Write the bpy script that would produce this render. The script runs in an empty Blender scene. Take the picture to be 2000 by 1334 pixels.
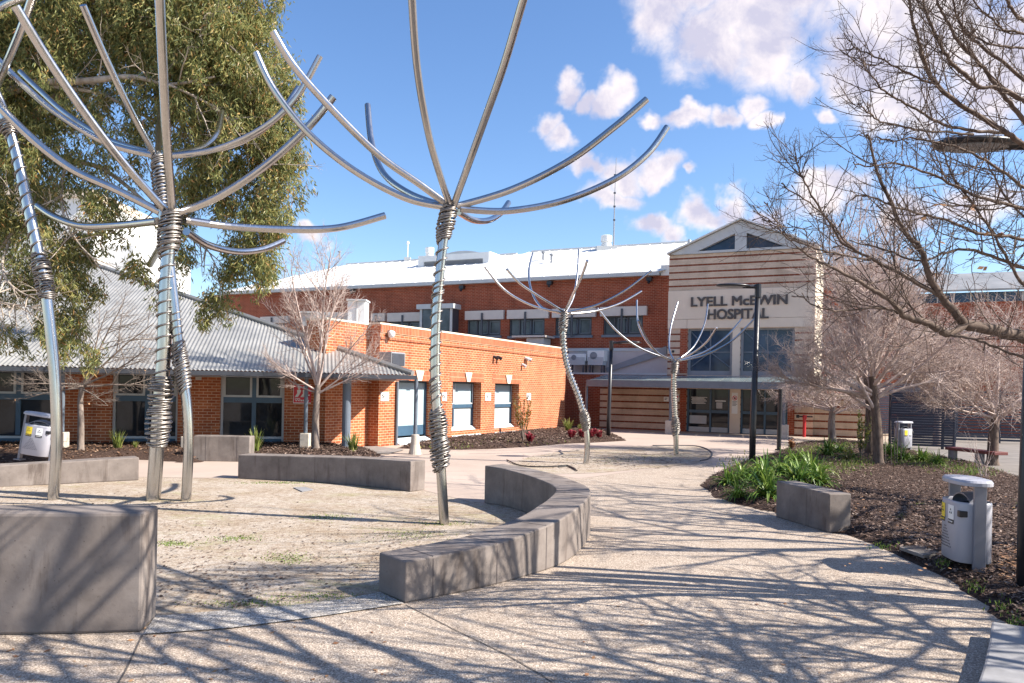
import bpy, math, random
import numpy as np
from mathutils import Vector, Matrix
R = math.radians
SC = bpy.context.scene
COL = SC.collection

# ---------------------------------------------------------------- camera
TH, FPX, CX, CY, EYE = 0.0195, 1500.0, 1000.0, 758.0, 2.0     # calibrated from the vanishing points of the buildings
cam_d = bpy.data.cameras.new('camera'); cam = bpy.data.objects.new('camera', cam_d); COL.objects.link(cam)
cam_d.sensor_width = 36.0; cam_d.lens = 36.0 * FPX / 2000.0
cam_d.shift_x = 0.0; cam_d.shift_y = (CY - 667.0) / 2000.0
cam_d.clip_start = 0.1; cam_d.clip_end = 3000.0
cam.location = (0, 0, EYE)
cam.rotation_euler = (Matrix.Rotation(R(90), 3, 'X') @ Matrix.Rotation(TH, 3, 'Z')).to_euler()
SC.camera = cam

# ---------------------------------------------------------------- light
SUN_EL, SUN_DIR = R(39), Vector((0.981, -0.195, 0)).normalized()
sd = bpy.data.lights.new('sun', 'SUN'); sd.energy = 5.0; sd.angle = R(0.4); sd.color = (1.0, 0.93, 0.83)
so = bpy.data.objects.new('sun', sd); COL.objects.link(so)
sv = SUN_DIR * math.cos(SUN_EL) + Vector((0, 0, math.sin(SUN_EL)))
so.rotation_euler = (-sv).to_track_quat('-Z', 'Y').to_euler(); so.location = sv * 60
SC.view_settings.view_transform = 'Standard'; SC.view_settings.look = 'None'
SC.view_settings.exposure = 1.18; SC.view_settings.gamma = 1.0

def ray(x, y):
    dx, dy = x - CX, y - CY
    c, s = math.cos(TH), math.sin(TH)
    return Vector(((dx * c + dy * s) / FPX, 1.0, -(-dx * s + dy * c) / FPX))
CAMP = Vector((0, 0, EYE))
def at(x, y, D): return CAMP + ray(x, y) * D                   # the point of a sight line at depth D
def gr(x, y, z=0.0):                                            # the point where a sight line meets height z
    r = ray(x, y); return CAMP + r * ((z - EYE) / r.z)

# ---------------------------------------------------------------- world: sky with clouds
W = bpy.data.worlds.new('World'); SC.world = W; W.use_nodes = True
def world():
    nt = W.node_tree; N = nt.nodes; L = nt.links; N.clear()
    out = N.new('ShaderNodeOutputWorld'); bg = N.new('ShaderNodeBackground'); L.new(bg.outputs[0], out.inputs[0])
    sky = N.new('ShaderNodeTexSky'); sky.sky_type = 'NISHITA'; sky.sun_disc = False
    sky.sun_elevation = SUN_EL; sky.sun_rotation = math.atan2(SUN_DIR.x, SUN_DIR.y)
    sky.air_density = 1.0; sky.dust_density = 0.6; sky.ozone_density = 3.0; sky.altitude = 50
    hs = N.new('ShaderNodeHueSaturation'); hs.inputs['Saturation'].default_value = 1.13; hs.inputs['Hue'].default_value = 0.505
    hs.inputs['Value'].default_value = 0.92
    L.new(sky.outputs[0], hs.inputs['Color'])
    tc = N.new('ShaderNodeTexCoord')
    def vm(op, a, b=None, s=None):
        n = N.new('ShaderNodeVectorMath'); n.operation = op
        for i, q in enumerate((a, b)):
            if q is None: continue
            if hasattr(q, 'links'): L.new(q, n.inputs[i])
            else: n.inputs[i].default_value = q
        if s is not None: n.inputs['Scale'].default_value = s
        return n.outputs['Value'] if op in ('LENGTH', 'DOT_PRODUCT', 'DISTANCE') else n.outputs[0]
    def mt(op, a, b=0.0, c=0.0, clamp=False):
        n = N.new('ShaderNodeMath'); n.operation = op; n.use_clamp = clamp
        for i, q in enumerate((a, b, c)):
            if hasattr(q, 'links'): L.new(q, n.inputs[i])
            else: n.inputs[i].default_value = q
        return n.outputs[0]
    def noise(vec, sc, det, rough, dist=0.0):
        n = N.new('ShaderNodeTexNoise'); n.inputs['Scale'].default_value = sc; n.inputs['Detail'].default_value = det
        n.inputs['Roughness'].default_value = rough; n.inputs['Distortion'].default_value = dist; L.new(vec, n.inputs['Vector']); return n
    D = vm('NORMALIZE', tc.outputs['Generated'])
    w1 = noise(D, 9.0, 3, 0.55); off = vm('SCALE', vm('SUBTRACT', w1.outputs['Color'], (0.5, 0.5, 0.5)), s=0.09)
    w2 = noise(D, 34.0, 3, 0.6); off2 = vm('SCALE', vm('SUBTRACT', w2.outputs['Color'], (0.5, 0.5, 0.5)), s=0.030)
    DW = vm('ADD', vm('ADD', D, off), off2)
    # cloud banks as directions: (x, y, half width, half height) on the photograph's own sight lines
    blobs = [(1290, 40, 80, 80), (1390, 90, 120, 95), (1500, 90, 120, 100), (1480, 30, 150, 70), (1560, 150, 50, 60), (1330, 0, 130, 50),
             (1700, 110, 110, 120), (1800, 60, 190, 120), (1760, 210, 120, 70), (1950, 130, 120, 130), (1850, -40, 300, 90), (1560, -30, 200, 60),
             (1280, 240, 45, 28), (1340, 240, 60, 26), (1410, 235, 50, 26), (1460, 215, 36, 40), (1485, 245, 30, 26),
             (1105, 170, 36, 44), (1145, 190, 34, 30), (1190, 185, 60, 36), (1075, 245, 42, 36), (1110, 265, 50, 34),
             (1615, 222, 24, 26), (1150, 330, 52, 30), (1210, 340, 70, 42), (1290, 340, 62, 36), (1190, 385, 70, 36), (1350, 352, 24, 16),
             (1270, 440, 60, 30), (1310, 455, 40, 24), (1370, 415, 66, 40), (1440, 400, 60, 36), (1520, 405, 50, 30), (1620, 390, 80, 40),
             (582, 462, 36, 26), (625, 478, 24, 16), (1150, 0, 36, 14), (1760, 420, 90, 40), (1900, 400, 100, 50)]
    # a sparse scatter over the rest of the dome, so reflections and other views also see cloud
    rn = random.Random(5); dirs = []
    for x, y, rx, ry in blobs: dirs.append((ray(x, y).normalized(), rx / FPX, ry / FPX))
    for k in range(12):
        az = rn.uniform(R(50), R(310)); el = R(rn.uniform(8, 45))
        dirs.append((Vector((math.sin(az) * math.cos(el), math.cos(az) * math.cos(el), math.sin(el))), rn.uniform(.1, .22), rn.uniform(.05, .1)))
    acc = None
    for d, rx, ry in dirs:
        df = vm('SUBTRACT', DW, tuple(d))
        e = vm('LENGTH', vm('MULTIPLY', df, (1 / rx, 1 / rx, 1 / ry)))
        m = mt('SUBTRACT', 1.0, e, clamp=True)
        acc = m if acc is None else mt('MAXIMUM', acc, m)
    det = noise(D, 26.0, 8, 0.62, 0.4)
    cov = mt('ADD', acc, mt('MULTIPLY', mt('SUBTRACT', det.outputs['Fac'], 0.5), 0.75))
    mr = N.new('ShaderNodeMapRange'); mr.interpolation_type = 'SMOOTHSTEP'
    mr.inputs['From Min'].default_value = 0.10; mr.inputs['From Max'].default_value = 0.68; L.new(cov, mr.inputs['Value'])
    alpha = mt('MULTIPLY', mr.outputs[0], mt('MULTIPLY', acc, 9.0, clamp=True), clamp=True)
    # thickness shading from a noise sampled a little toward the sun: bright sunny tops, lavender undersides
    Ds = vm('ADD', D, tuple(sv * 0.035)); det2 = noise(Ds, 13.0, 6, 0.6, 0.3); detb = noise(D, 13.0, 6, 0.6, 0.3)
    lit = mt('ADD', mt('MULTIPLY', mt('SUBTRACT', detb.outputs['Fac'], det2.outputs['Fac']), 3.0), 0.62, clamp=True)
    thick = mt('MULTIPLY', mt('SUBTRACT', acc, 0.30), 0.80, clamp=True)
    lit = mt('SUBTRACT', lit, thick, clamp=True)
    cr = N.new('ShaderNodeValToRGB'); L.new(lit, cr.inputs[0])
    cr.color_ramp.elements[0].position = 0.0; cr.color_ramp.elements[0].color = (2.75, 2.7, 3.4, 1)
    cr.color_ramp.elements[1].position = 0.75; cr.color_ramp.elements[1].color = (4.45, 4.1, 4.2, 1)
    mx = N.new('ShaderNodeMixRGB'); L.new(alpha, mx.inputs[0]); L.new(hs.outputs[0], mx.inputs[1]); L.new(cr.outputs[0], mx.inputs[2])
    L.new(mx.outputs[0], bg.inputs['Color']); bg.inputs['Strength'].default_value = 0.11
world()

# ---------------------------------------------------------------- materials
def lin(c): return tuple((v / 12.92 if v <= .04045 else ((v + .055) / 1.055) ** 2.4) for v in c)
class NT:
    def __init__(s, name):
        s.m = bpy.data.materials.new(name); s.m.use_nodes = True; s.t = s.m.node_tree; s.N = s.t.nodes; s.L = s.t.links
        s.b = s.N['Principled BSDF']
    def n(s, typ, **kw):
        n = s.N.new(typ)
        for k, v in kw.items():
            if k in n.inputs.keys() if hasattr(n.inputs, 'keys') else False:
                if hasattr(v, 'links'): s.L.new(v, n.inputs[k])
                else: n.inputs[k].default_value = v
            else: setattr(n, k, v)
        return n
    def coord(s, kind='Object', scale=(1, 1, 1)):
        tc = s.N.new('ShaderNodeTexCoord'); mp = s.N.new('ShaderNodeMapping'); mp.inputs['Scale'].default_value = scale
        s.L.new(tc.outputs[kind], mp.inputs['Vector']); return mp.outputs[0]
    def noise(s, vec, sc, det=4, rough=.55, dist=0.):
        n = s.N.new('ShaderNodeTexNoise'); n.inputs['Scale'].default_value = sc; n.inputs['Detail'].default_value = det
        n.inputs['Roughness'].default_value = rough; n.inputs['Distortion'].default_value = dist; s.L.new(vec, n.inputs['Vector']); return n.outputs['Fac']
    def ramp(s, fac, stops):
        r = s.N.new('ShaderNodeValToRGB'); s.L.new(fac, r.inputs[0]); e = r.color_ramp.elements
        while len(e) < len(stops): e.new(0.5)
        for i, (p, c) in enumerate(stops):
            e[i].position = p; e[i].color = (*c, 1) if len(c) == 3 else c
        return r.outputs[0]
    def mix(s, fac, a, b, typ='MIX'):
        m = s.N.new('ShaderNodeMixRGB'); m.blend_type = typ
        for i, q in enumerate((fac, a, b)):
            if hasattr(q, 'links'): s.L.new(q, m.inputs[i])
            else: m.inputs[i].default_value = q if i == 0 else (*q, 1)
        return m.outputs[0]
    def math(s, op, a, b=0., c=0., clamp=False):
        n = s.N.new('ShaderNodeMath'); n.operation = op; n.use_clamp = clamp
        for i, q in enumerate((a, b, c)):
            if hasattr(q, 'links'): s.L.new(q, n.inputs[i])
            else: n.inputs[i].default_value = q
        return n.outputs[0]
    def bump(s, h, st=.3, dist=.01):
        b = s.N.new('ShaderNodeBump'); b.inputs['Strength'].default_value = st; b.inputs['Distance'].default_value = dist
        s.L.new(h, b.inputs['Height']); s.L.new(b.outputs[0], s.b.inputs['Normal'])
    def col(s, c):
        if hasattr(c, 'links'): s.L.new(c, s.b.inputs['Base Color'])
        else: s.b.inputs['Base Color'].default_value = (*c, 1)
    def done(s, rough=.6, metal=0., spec=.5):
        if hasattr(rough, 'links'): s.L.new(rough, s.b.inputs['Roughness'])
        else: s.b.inputs['Roughness'].default_value = rough
        s.b.inputs['Metallic'].default_value = metal; s.b.inputs['Specular IOR Level'].default_value = spec
        return s.m
def paint(name, c, rough=.5, metal=0., var=.12, sc=3., spec=.5, bump=0.):
    k = NT(name); v = k.coord(); f = k.noise(v, sc, 5, .6)
    d = tuple(q * (1 - var) for q in c); l = tuple(min(1, q * (1 + var)) for q in c)
    k.col(k.ramp(f, [(.3, d), (.7, l)]))
    if bump: k.bump(k.noise(v, sc * 12, 3), bump, .004)
    return k.done(rough, metal, spec)
def brick(name, c1, c2, mortar, bands=False, soldier=False):
    k = NT(name); uv = k.coord('UV')
    b = k.N.new('ShaderNodeTexBrick'); k.L.new(uv, b.inputs['Vector'])
    b.inputs['Scale'].default_value = 1.0; b.inputs['Mortar Size'].default_value = .0085; b.inputs['Mortar Smooth'].default_value = .2
    b.inputs['Brick Width'].default_value = .24 if not soldier else .086; b.inputs['Row Height'].default_value = .086 if not soldier else .34
    b.offset = .5 if not soldier else 0.
    b.inputs['Color1'].default_value = (*c1, 1); b.inputs['Color2'].default_value = (*c2, 1); b.inputs['Mortar'].default_value = (*mortar, 1)
    c = b.outputs['Color']
    if bands:
        sp = k.N.new('ShaderNodeSeparateXYZ'); k.L.new(uv, sp.inputs[0])
        row = k.math('FLOOR', k.math('DIVIDE', sp.outputs['Y'], .086))
        md = k.math('FLOORED_MODULO', row, 4.0)
        isr = k.math('LESS_THAN', md, .5)
        red = k.mix(b.outputs['Fac'], (.235, .060, .030), (.30, .20, .15))
        c = k.mix(isr, c, red)
    f = k.noise(uv, 1.1, 5, .6); c = k.mix(k.math('MULTIPLY', k.ramp(f, [(.38, (0, 0, 0)), (.66, (1, 1, 1))]), .5), c, (.50, .47, .45), 'MULTIPLY')
    st = k.noise(k.coord('UV', (1.6, .12, 1)), 1.6, 5, .6); c = k.mix(k.math('MULTIPLY', k.ramp(st, [(.54, (0, 0, 0)), (.70, (1, 1, 1))]), .12 if bands else .45), c, (.52, .50, .48), 'MULTIPLY')
    f2 = k.noise(uv, 22., 2, .5); c = k.mix(k.math('MULTIPLY', k.math('SUBTRACT', f2, .35, clamp=True), .6), c, (.5, .45, .4), 'MULTIPLY')
    k.col(c); k.bump(k.math('SUBTRACT', 1.0, b.outputs['Fac']), .35, .006)
    return k.done(.85, spec=.25)
M = {}
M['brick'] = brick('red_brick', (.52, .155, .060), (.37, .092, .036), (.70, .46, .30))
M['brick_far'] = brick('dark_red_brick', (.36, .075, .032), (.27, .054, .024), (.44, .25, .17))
M['soldier'] = brick('soldier_brick', (.44, .115, .045), (.34, .080, .032), (.66, .42, .27), soldier=True)
M['striped'] = brick('banded_blockwork', (.70, .55, .42), (.63, .485, .365), (.60, .48, .38), bands=True)
M['cream'] = paint('cream_panel', (.70, .58, .46), .7, var=.05, sc=1.2)
M['cream_stone'] = paint('cream_stone', (.80, .70, .55), .75, var=.05)
M['mauve'] = paint('pale_cladding', (.50, .44, .42), .6, var=.05)
M['whiteroof'] = None
M['white'] = paint('white_metal', (.78, .77, .74), .45, var=.05)
M['lightgrey'] = paint('light_grey_metal', (.48, .49, .49), .5, var=.07)
M['grey'] = paint('grey_metal', (.24, .25, .27), .5, var=.1)
M['shutter'] = paint('roller_shutter', (.56, .50, .45), .55, var=.06)
M['darkframe'] = paint('dark_frame', (.055, .06, .075), .45)
M['blueframe'] = paint('blue_frame', (.045, .095, .15), .45)
M['bluegrey'] = paint('blue_grey_steel', (.125, .15, .185), .42, var=.1)
M['navy'] = paint('navy_slat', (.014, .018, .038), .5)
M['black'] = paint('black_steel', (.018, .018, .022), .35, var=.2)
M['maroon'] = paint('maroon_timber', (.16, .04, .035), .6)
M['redpaint'] = paint('red_paint', (.45, .02, .025), .4)
M['signred'] = paint('sign_red', (.62, .015, .03), .35, var=.03)
M['signwhite'] = paint('sign_white', (.80, .80, .78), .4, var=.03)
M['letter'] = paint('dark_letter', (.075, .062, .058), .5)
M['ink'] = paint('sign_ink', (.04, .04, .045), .5)
M['yellow'] = paint('sticker_yellow', (.80, .60, .03), .4, var=.05)
M['binwhite'] = paint('bin_enamel', (.37, .37, .415), .35, var=.04)
M['bingrey'] = paint('bin_post_grey', (.20, .205, .24), .35, .3, var=.06)
M['plinth'] = paint('plinth_concrete', (.52, .46, .39), .8, var=.12, sc=9)
M['rubber'] = paint('black_hose', (.012, .012, .012), .5)
def steel():
    k = NT('stainless_steel'); v = k.coord('Object', (1, 1, .25)); f = k.noise(v, 16, 5, .6)
    k.col(k.ramp(f, [(.3, (.48, .47, .46)), (.7, (.54, .53, .52))]))
    return k.done(k.math('ADD', k.math('MULTIPLY', f, .10), .15), 1.0)
M['steel'] = steel()
def wire():
    k = NT('stainless_wire'); v = k.coord(); f = k.noise(v, 30, 4, .6)
    k.col(k.ramp(f, [(.3, (.17, .15, .135)), (.7, (.38, .35, .325))])); return k.done(.45, .9)
M['wire'] = wire()
def glass(name, c, rough=.03, var=.5, sc=.9, spec=.35):
    k = NT(name); v = k.coord(); f = k.noise(v, sc, 4, .6, .5)
    k.col(k.ramp(f, [(.35, tuple(q * (1 - var) for q in c)), (.65, tuple(q * (1 + var) for q in c))])); return k.done(rough, 0, spec)
M['glass'] = glass('dark_window_glass', (.020, .024, .030))
M['glassblue'] = glass('tinted_blue_glass', (.030, .055, .10), .06, .3)
M['glassgrey'] = glass('grey_window_glass', (.07, .085, .10), .08, .4)
M['frost'] = glass('frosted_blue_glass', (.36, .47, .51), .28, .08, .5, .5)
M['frostlow'] = glass('frosted_grey_glass', (.44, .49, .49), .3, .06, .5, .5)
M['sill'] = paint('pale_blue_sill', (.50, .56, .60), .6, var=.08)
def canopyglass():
    k = NT('canopy_glass'); v = k.coord(); k.col(k.ramp(k.noise(v, 1.2, 4), [(.3, (.16, .19, .20)), (.7, (.30, .36, .35))]))
    k.b.inputs['Transmission Weight'].default_value = .25; return k.done(.25)
M['canopyglass'] = canopyglass()
def roofwhite():
    k = NT('white_sheet_roof'); v = k.coord(); f = k.noise(v, .5, 6, .62); g = k.noise(v, 5., 5, .7)
    c = k.ramp(f, [(.3, (.52, .52, .50)), (.6, (.66, .655, .635))]); c = k.mix(k.math('MULTIPLY', k.math('GREATER_THAN', g, .70), .5), c, (.35, .34, .32))
    k.col(c); return k.done(.55)
M['whiteroof'] = roofwhite()
def zinc():
    k = NT('corrugated_zinc'); v = k.coord(); f = k.noise(v, .7, 6, .65); g = k.noise(v, 4., 4, .6)
    c = k.ramp(f, [(.3, (.24, .24, .235)), (.65, (.385, .38, .365))]); c = k.mix(k.math('MULTIPLY', g, .35), c, (.45, .42, .39), 'MULTIPLY')
    k.col(c); return k.done(.5, .25)
M['zinc'] = zinc()
def aggregate(name, ca, cb, cc, stain=(.74, .68, .62), pale=(1, 1, 1)):
    k = NT(name); v = k.coord()
    vo = k.N.new('ShaderNodeTexVoronoi'); vo.inputs['Scale'].default_value = 88.; k.L.new(v, vo.inputs['Vector'])
    sp = k.N.new('ShaderNodeSeparateColor'); k.L.new(vo.outputs['Color'], sp.inputs[0])
    c = k.ramp(sp.outputs[0], [(.0, ca), (.45, cb), (.8, cc), (1., tuple(min(.9, q * 1.45) for q in cc))])
    edge = k.math('MULTIPLY', k.math('SUBTRACT', vo.outputs['Distance'], .34, clamp=True), 1.8, clamp=True)
    c = k.mix(edge, c, tuple(q * .55 for q in ca))
    f = k.noise(v, .55, 6, .62); c = k.mix(k.math('MULTIPLY', f, .55), c, stain, 'MULTIPLY')
    g = k.noise(v, 3.2, 5, .65); c = k.mix(k.math('MULTIPLY', k.math('SUBTRACT', g, .48, clamp=True), 2.2, clamp=True), c, (.66, .60, .55), 'MULTIPLY')
    k.col(c); k.bump(k.math('SUBTRACT', 1., vo.outputs['Distance']), .55, .006)
    return k.done(.8, spec=.3)
M['path'] = aggregate('exposed_aggregate_path', (.335, .267, .213), (.485, .40, .325), (.59, .507, .42))
M['strip'] = aggregate('pale_aggregate_strip', (.28, .26, .24), (.48, .45, .415), (.62, .585, .54))
def plainpath():
    k = NT('pink_concrete_path'); v = k.coord(); f = k.noise(v, .4, 6, .6); g = k.noise(v, 60, 3, .6)
    c = k.ramp(f, [(.3, (.395, .315, .265)), (.7, (.48, .39, .33))]); c = k.mix(k.math('MULTIPLY', g, .35), c, (.62, .58, .54), 'MULTIPLY'); k.col(c)
    k.bump(g, .3, .004); return k.done(.85, spec=.25)
M['pinkpath'] = plainpath()
M['pavement'] = paint('grey_pavement', (.20, .18, .165), .85, var=.2, sc=1.5, spec=.25, bump=.3)
M['paver'] = paint('dark_paver', (.24, .215, .20), .85, var=.2, sc=4)
M['joint'] = paint('joint_line', (.085, .07, .06), .9)
def sand():
    k = NT('sandy_gravel'); v = k.coord()
    f = k.noise(v, 60, 5, .8); c = k.ramp(f, [(.36, (.17, .135, .11)), (.5, (.42, .36, .30)), (.64, (.58, .515, .44))])
    m1 = k.noise(v, 9, 6, .75); c = k.mix(k.math('MULTIPLY', k.ramp(m1, [(.44, (0, 0, 0)), (.60, (1, 1, 1))]), .75), c, (.66, .58, .50), 'MULTIPLY')
    g = k.noise(v, 1.1, 6, .65, .3); c = k.mix(k.ramp(g, [(.42, (0, 0, 0)), (.66, (1, 1, 1))]), c, (.80, .74, .66), 'MULTIPLY')
    h = k.noise(k.coord('Object', (1., 2.2, 1)), .8, 7, .68, .4); moss = k.ramp(h, [(.55, (0, 0, 0)), (.66, (1, 1, 1))])
    fine = k.noise(v, 40, 4, .7); mm = k.math('MULTIPLY', moss, k.ramp(fine, [(.40, (0, 0, 0)), (.62, (1, 1, 1))]))
    c = k.mix(k.math('MULTIPLY', mm, .85), c, (.24, .24, .085))
    b = k.noise(v, 2.4, 6, .7); c = k.mix(k.math('MULTIPLY', k.ramp(b, [(.60, (0, 0, 0)), (.72, (1, 1, 1))]), .6), c, (.20, .13, .085))
    k.col(c); k.bump(f, .6, .012); return k.done(.95, spec=.15)
M['sand'] = sand()
def conc():
    k = NT('stained_concrete'); v = k.coord(); 
    f = k.noise(v, 2.2, 7, .65); c = k.ramp(f, [(.28, (.130, .108, .096)), (.55, (.205, .173, .154)), (.78, (.285, .247, .22))])
    st = k.noise(k.coord('Object', (2.4, 2.4, .30)), 1.5, 6, .68, .35); s2 = k.ramp(st, [(.55, (0, 0, 0)), (.68, (1, 1, 1))])
    c = k.mix(k.math('MULTIPLY', s2, .75), c, (.38, .33, .31), 'MULTIPLY'); p = k.N.new('ShaderNodeTexVoronoi'); p.inputs['Scale'].default_value = 13.; k.L.new(v, p.inputs['Vector']); c = k.mix(k.math('MULTIPLY', k.math('LESS_THAN', p.outputs['Distance'], .07), .6), c, (.25, .22, .2), 'MULTIPLY')
    g = k.noise(v, 24, 4, .7); c = k.mix(k.math('MULTIPLY', k.ramp(g, [(.60, (0, 0, 0)), (.75, (1, 1, 1))]), .55), c, (.42, .38, .36), 'MULTIPLY')
    k.col(c); k.bump(g, .25, .006); return k.done(.82, spec=.3)
M['concrete'] = conc()
M['concgrey'] = paint('grey_concrete', (.25, .245, .25), .8, var=.2, sc=6, spec=.3, bump=.2)
M['concjoint'] = paint('wall_joint', (.11, .09, .085), .85)
def mulch():
    k = NT('bark_mulch'); v = k.coord(); f = k.noise(v, 26, 6, .75); c = k.ramp(f, [(.35, (.022, .014, .011)), (.55, (.075, .046, .035)), (.75, (.17, .11, .085))])
    k.col(c); k.bump(f, 1., .04); return k.done(.95, spec=.2)
M['mulch'] = mulch()
def chips(name, stops, rough=.8):
    k = NT(name); g = k.N.new('ShaderNodeNewGeometry'); k.col(k.ramp(g.outputs['Random Per Island'], stops)); return k.done(rough, spec=.3)
M['chips'] = chips('bark_chips', [(.0, (.030, .018, .013)), (.5, (.090, .054, .040)), (.85, (.19, .125, .095)), (1., (.34, .26, .21))])
M['chipsred'] = chips('red_bark_chips', [(.0, (.05, .026, .015)), (.5, (.14, .072, .040)), (.85, (.25, .145, .090)), (1., (.38, .27, .19))])
def bark(name, c1, c2, sc=9):
    k = NT(name); v = k.coord('Object', (1, 1, .3)); f = k.noise(v, sc, 6, .68); k.col(k.ramp(f, [(.3, c1), (.68, c2)])); k.bump(f, .5, .01); return k.done(.85, spec=.25)
M['bark'] = bark('grey_bark', (.105, .080, .066), (.30, .245, .21))
M['barkpale'] = bark('pale_bark', (.28, .21, .185), (.63, .51, .455))
M['barkhero'] = bark('brown_bark', (.050, .036, .030), (.19, .138, .110), 14)
M['barkgum'] = bark('gum_bark', (.22, .17, .13), (.52, .45, .38), 4)
def leaf(name, stops, rough=.5, tr=.25):
    k = NT(name); g = k.N.new('ShaderNodeNewGeometry'); c = k.ramp(g.outputs['Random Per Island'], stops); k.col(c)
    m = k.done(rough, spec=.4)
    if tr:
        t = k.N.new('ShaderNodeBsdfTranslucent'); k.L.new(c, t.inputs['Color']); ms = k.N.new('ShaderNodeMixShader'); ms.inputs[0].default_value = tr
        k.L.new(k.b.outputs[0], ms.inputs[1]); k.L.new(t.outputs[0], ms.inputs[2])
        k.L.new(ms.outputs[0], k.N['Material Output'].inputs['Surface'])
    return m
M['gumleaf'] = leaf('gum_leaf', [(.0, (.11, .14, .055)), (.45, (.245, .265, .095)), (.78, (.40, .37, .135)), (.94, (.50, .37, .145)), (1., (.46, .22, .09))], .45, .45)
M['strap'] = leaf('strap_leaf', [(.0, (.055, .12, .02)), (.6, (.14, .24, .04)), (1., (.28, .34, .07))], .4)
M['strapy'] = leaf('yellow_strap_leaf', [(.0, (.10, .14, .03)), (.6, (.22, .26, .06)), (1., (.42, .36, .14))], .45)
M['shrubleaf'] = leaf('shrub_leaf', [(.0, (.08, .12, .025)), (.6, (.22, .27, .05)), (1., (.45, .36, .07))], .4)
M['redleaf'] = leaf('red_foliage', [(.0, (.16, .015, .03)), (.6, (.33, .03, .06)), (1., (.48, .12, .10))], .45)
M['coneleaf'] = leaf('conebush_leaf', [(.0, (.10, .12, .02)), (.5, (.24, .20, .035)), (.85, (.38, .15, .04)), (1., (.40, .07, .03))], .45)
M['grassleaf'] = leaf('grass_blade', [(.0, (.07, .13, .02)), (.6, (.16, .25, .035)), (1., (.30, .32, .08))], .5)
M['dry'] = leaf('dry_leaf', [(.0, (.22, .10, .05)), (1., (.45, .25, .12))], .7, .1)

# ---------------------------------------------------------------- mesh helpers
class MB:
    def __init__(s): s.v = []; s.f = []
    def add(s, vs, fs):
        o = len(s.v); s.v.extend(tuple(q) for q in vs); s.f.extend(tuple(i + o for i in f) for f in fs)
    def quad(s, a, b, c, d): s.add((a, b, c, d), ((0, 1, 2, 3),))
    def hexa(s, p):                                        # 4 bottom + 4 top corners, same winding
        s.add(p, ((3, 2, 1, 0), (4, 5, 6, 7), (0, 1, 5, 4), (1, 2, 6, 5), (2, 3, 7, 6), (3, 0, 4, 7)))
    def box(s, x0, x1, y0, y1, z0, z1):
        s.hexa(((x0, y0, z0), (x1, y0, z0), (x1, y1, z0), (x0, y1, z0), (x0, y0, z1), (x1, y0, z1), (x1, y1, z1), (x0, y1, z1)))
    def prism(s, pts, ext):                                # planar outline extruded along ext
        n = len(pts); e = Vector(ext); top = [Vector(p) + e for p in pts]
        s.add([Vector(p) for p in pts] + top, [tuple(range(n))[::-1], tuple(range(n, 2 * n))] + [(i, (i + 1) % n, n + (i + 1) % n, n + i) for i in range(n)])
    def tube(s, pts, rad, n=8, cap=True):
        P = [Vector(p) for p in pts]; m = len(P)
        if not hasattr(rad, '__len__'): rad = [rad] * m
        T = []
        for i in range(m):
            t = P[min(i + 1, m - 1)] - P[max(i - 1, 0)]
            T.append(t.normalized() if t.length > 1e-9 else Vector((0, 0, 1)))
        a = Vector((1, 0, 0)) if abs(T[0].x) < .8 else Vector((0, 1, 0)); u = (a - T[0] * a.dot(T[0])).normalized()
        vs = []
        cs = [(math.cos(2 * math.pi * k / n), math.sin(2 * math.pi * k / n)) for k in range(n)]
        for i in range(m):
            u = u - T[i] * u.dot(T[i]); u = u.normalized() if u.length > 1e-6 else T[i].orthogonal().normalized()
            w = T[i].cross(u); r = rad[i]
            for c, q in cs: vs.append(P[i] + u * (c * r) + w * (q * r))
        fs = [(i * n + k, i * n + (k + 1) % n, (i + 1) * n + (k + 1) % n, (i + 1) * n + k) for i in range(m - 1) for k in range(n)]
        if cap: fs += [tuple(range(n))[::-1], tuple(range((m - 1) * n, m * n))]
        s.add(vs, fs)
    def lathe(s, c, prof, n=20):                            # profile (r, z) turned about a vertical axis at c
        vs = [(c[0] + r * math.cos(2 * math.pi * k / n), c[1] + r * math.sin(2 * math.pi * k / n), c[2] + z) for r, z in prof for k in range(n)]
        m = len(prof)
        fs = [(i * n + k, i * n + (k + 1) % n, (i + 1) * n + (k + 1) % n, (i + 1) * n + k) for i in range(m - 1) for k in range(n)]
        fs += [tuple(range(n))[::-1], tuple(range((m - 1) * n, m * n))]
        s.add(vs, fs)
    def build(s, name, mat, parent=None, smooth=False, uv=True, local=False, bevel=0., origin=None):
        me = bpy.data.meshes.new(name); me.from_pydata(s.v, [], s.f); return finish(me, name, mat, parent, smooth, uv, local, bevel, origin)
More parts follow.
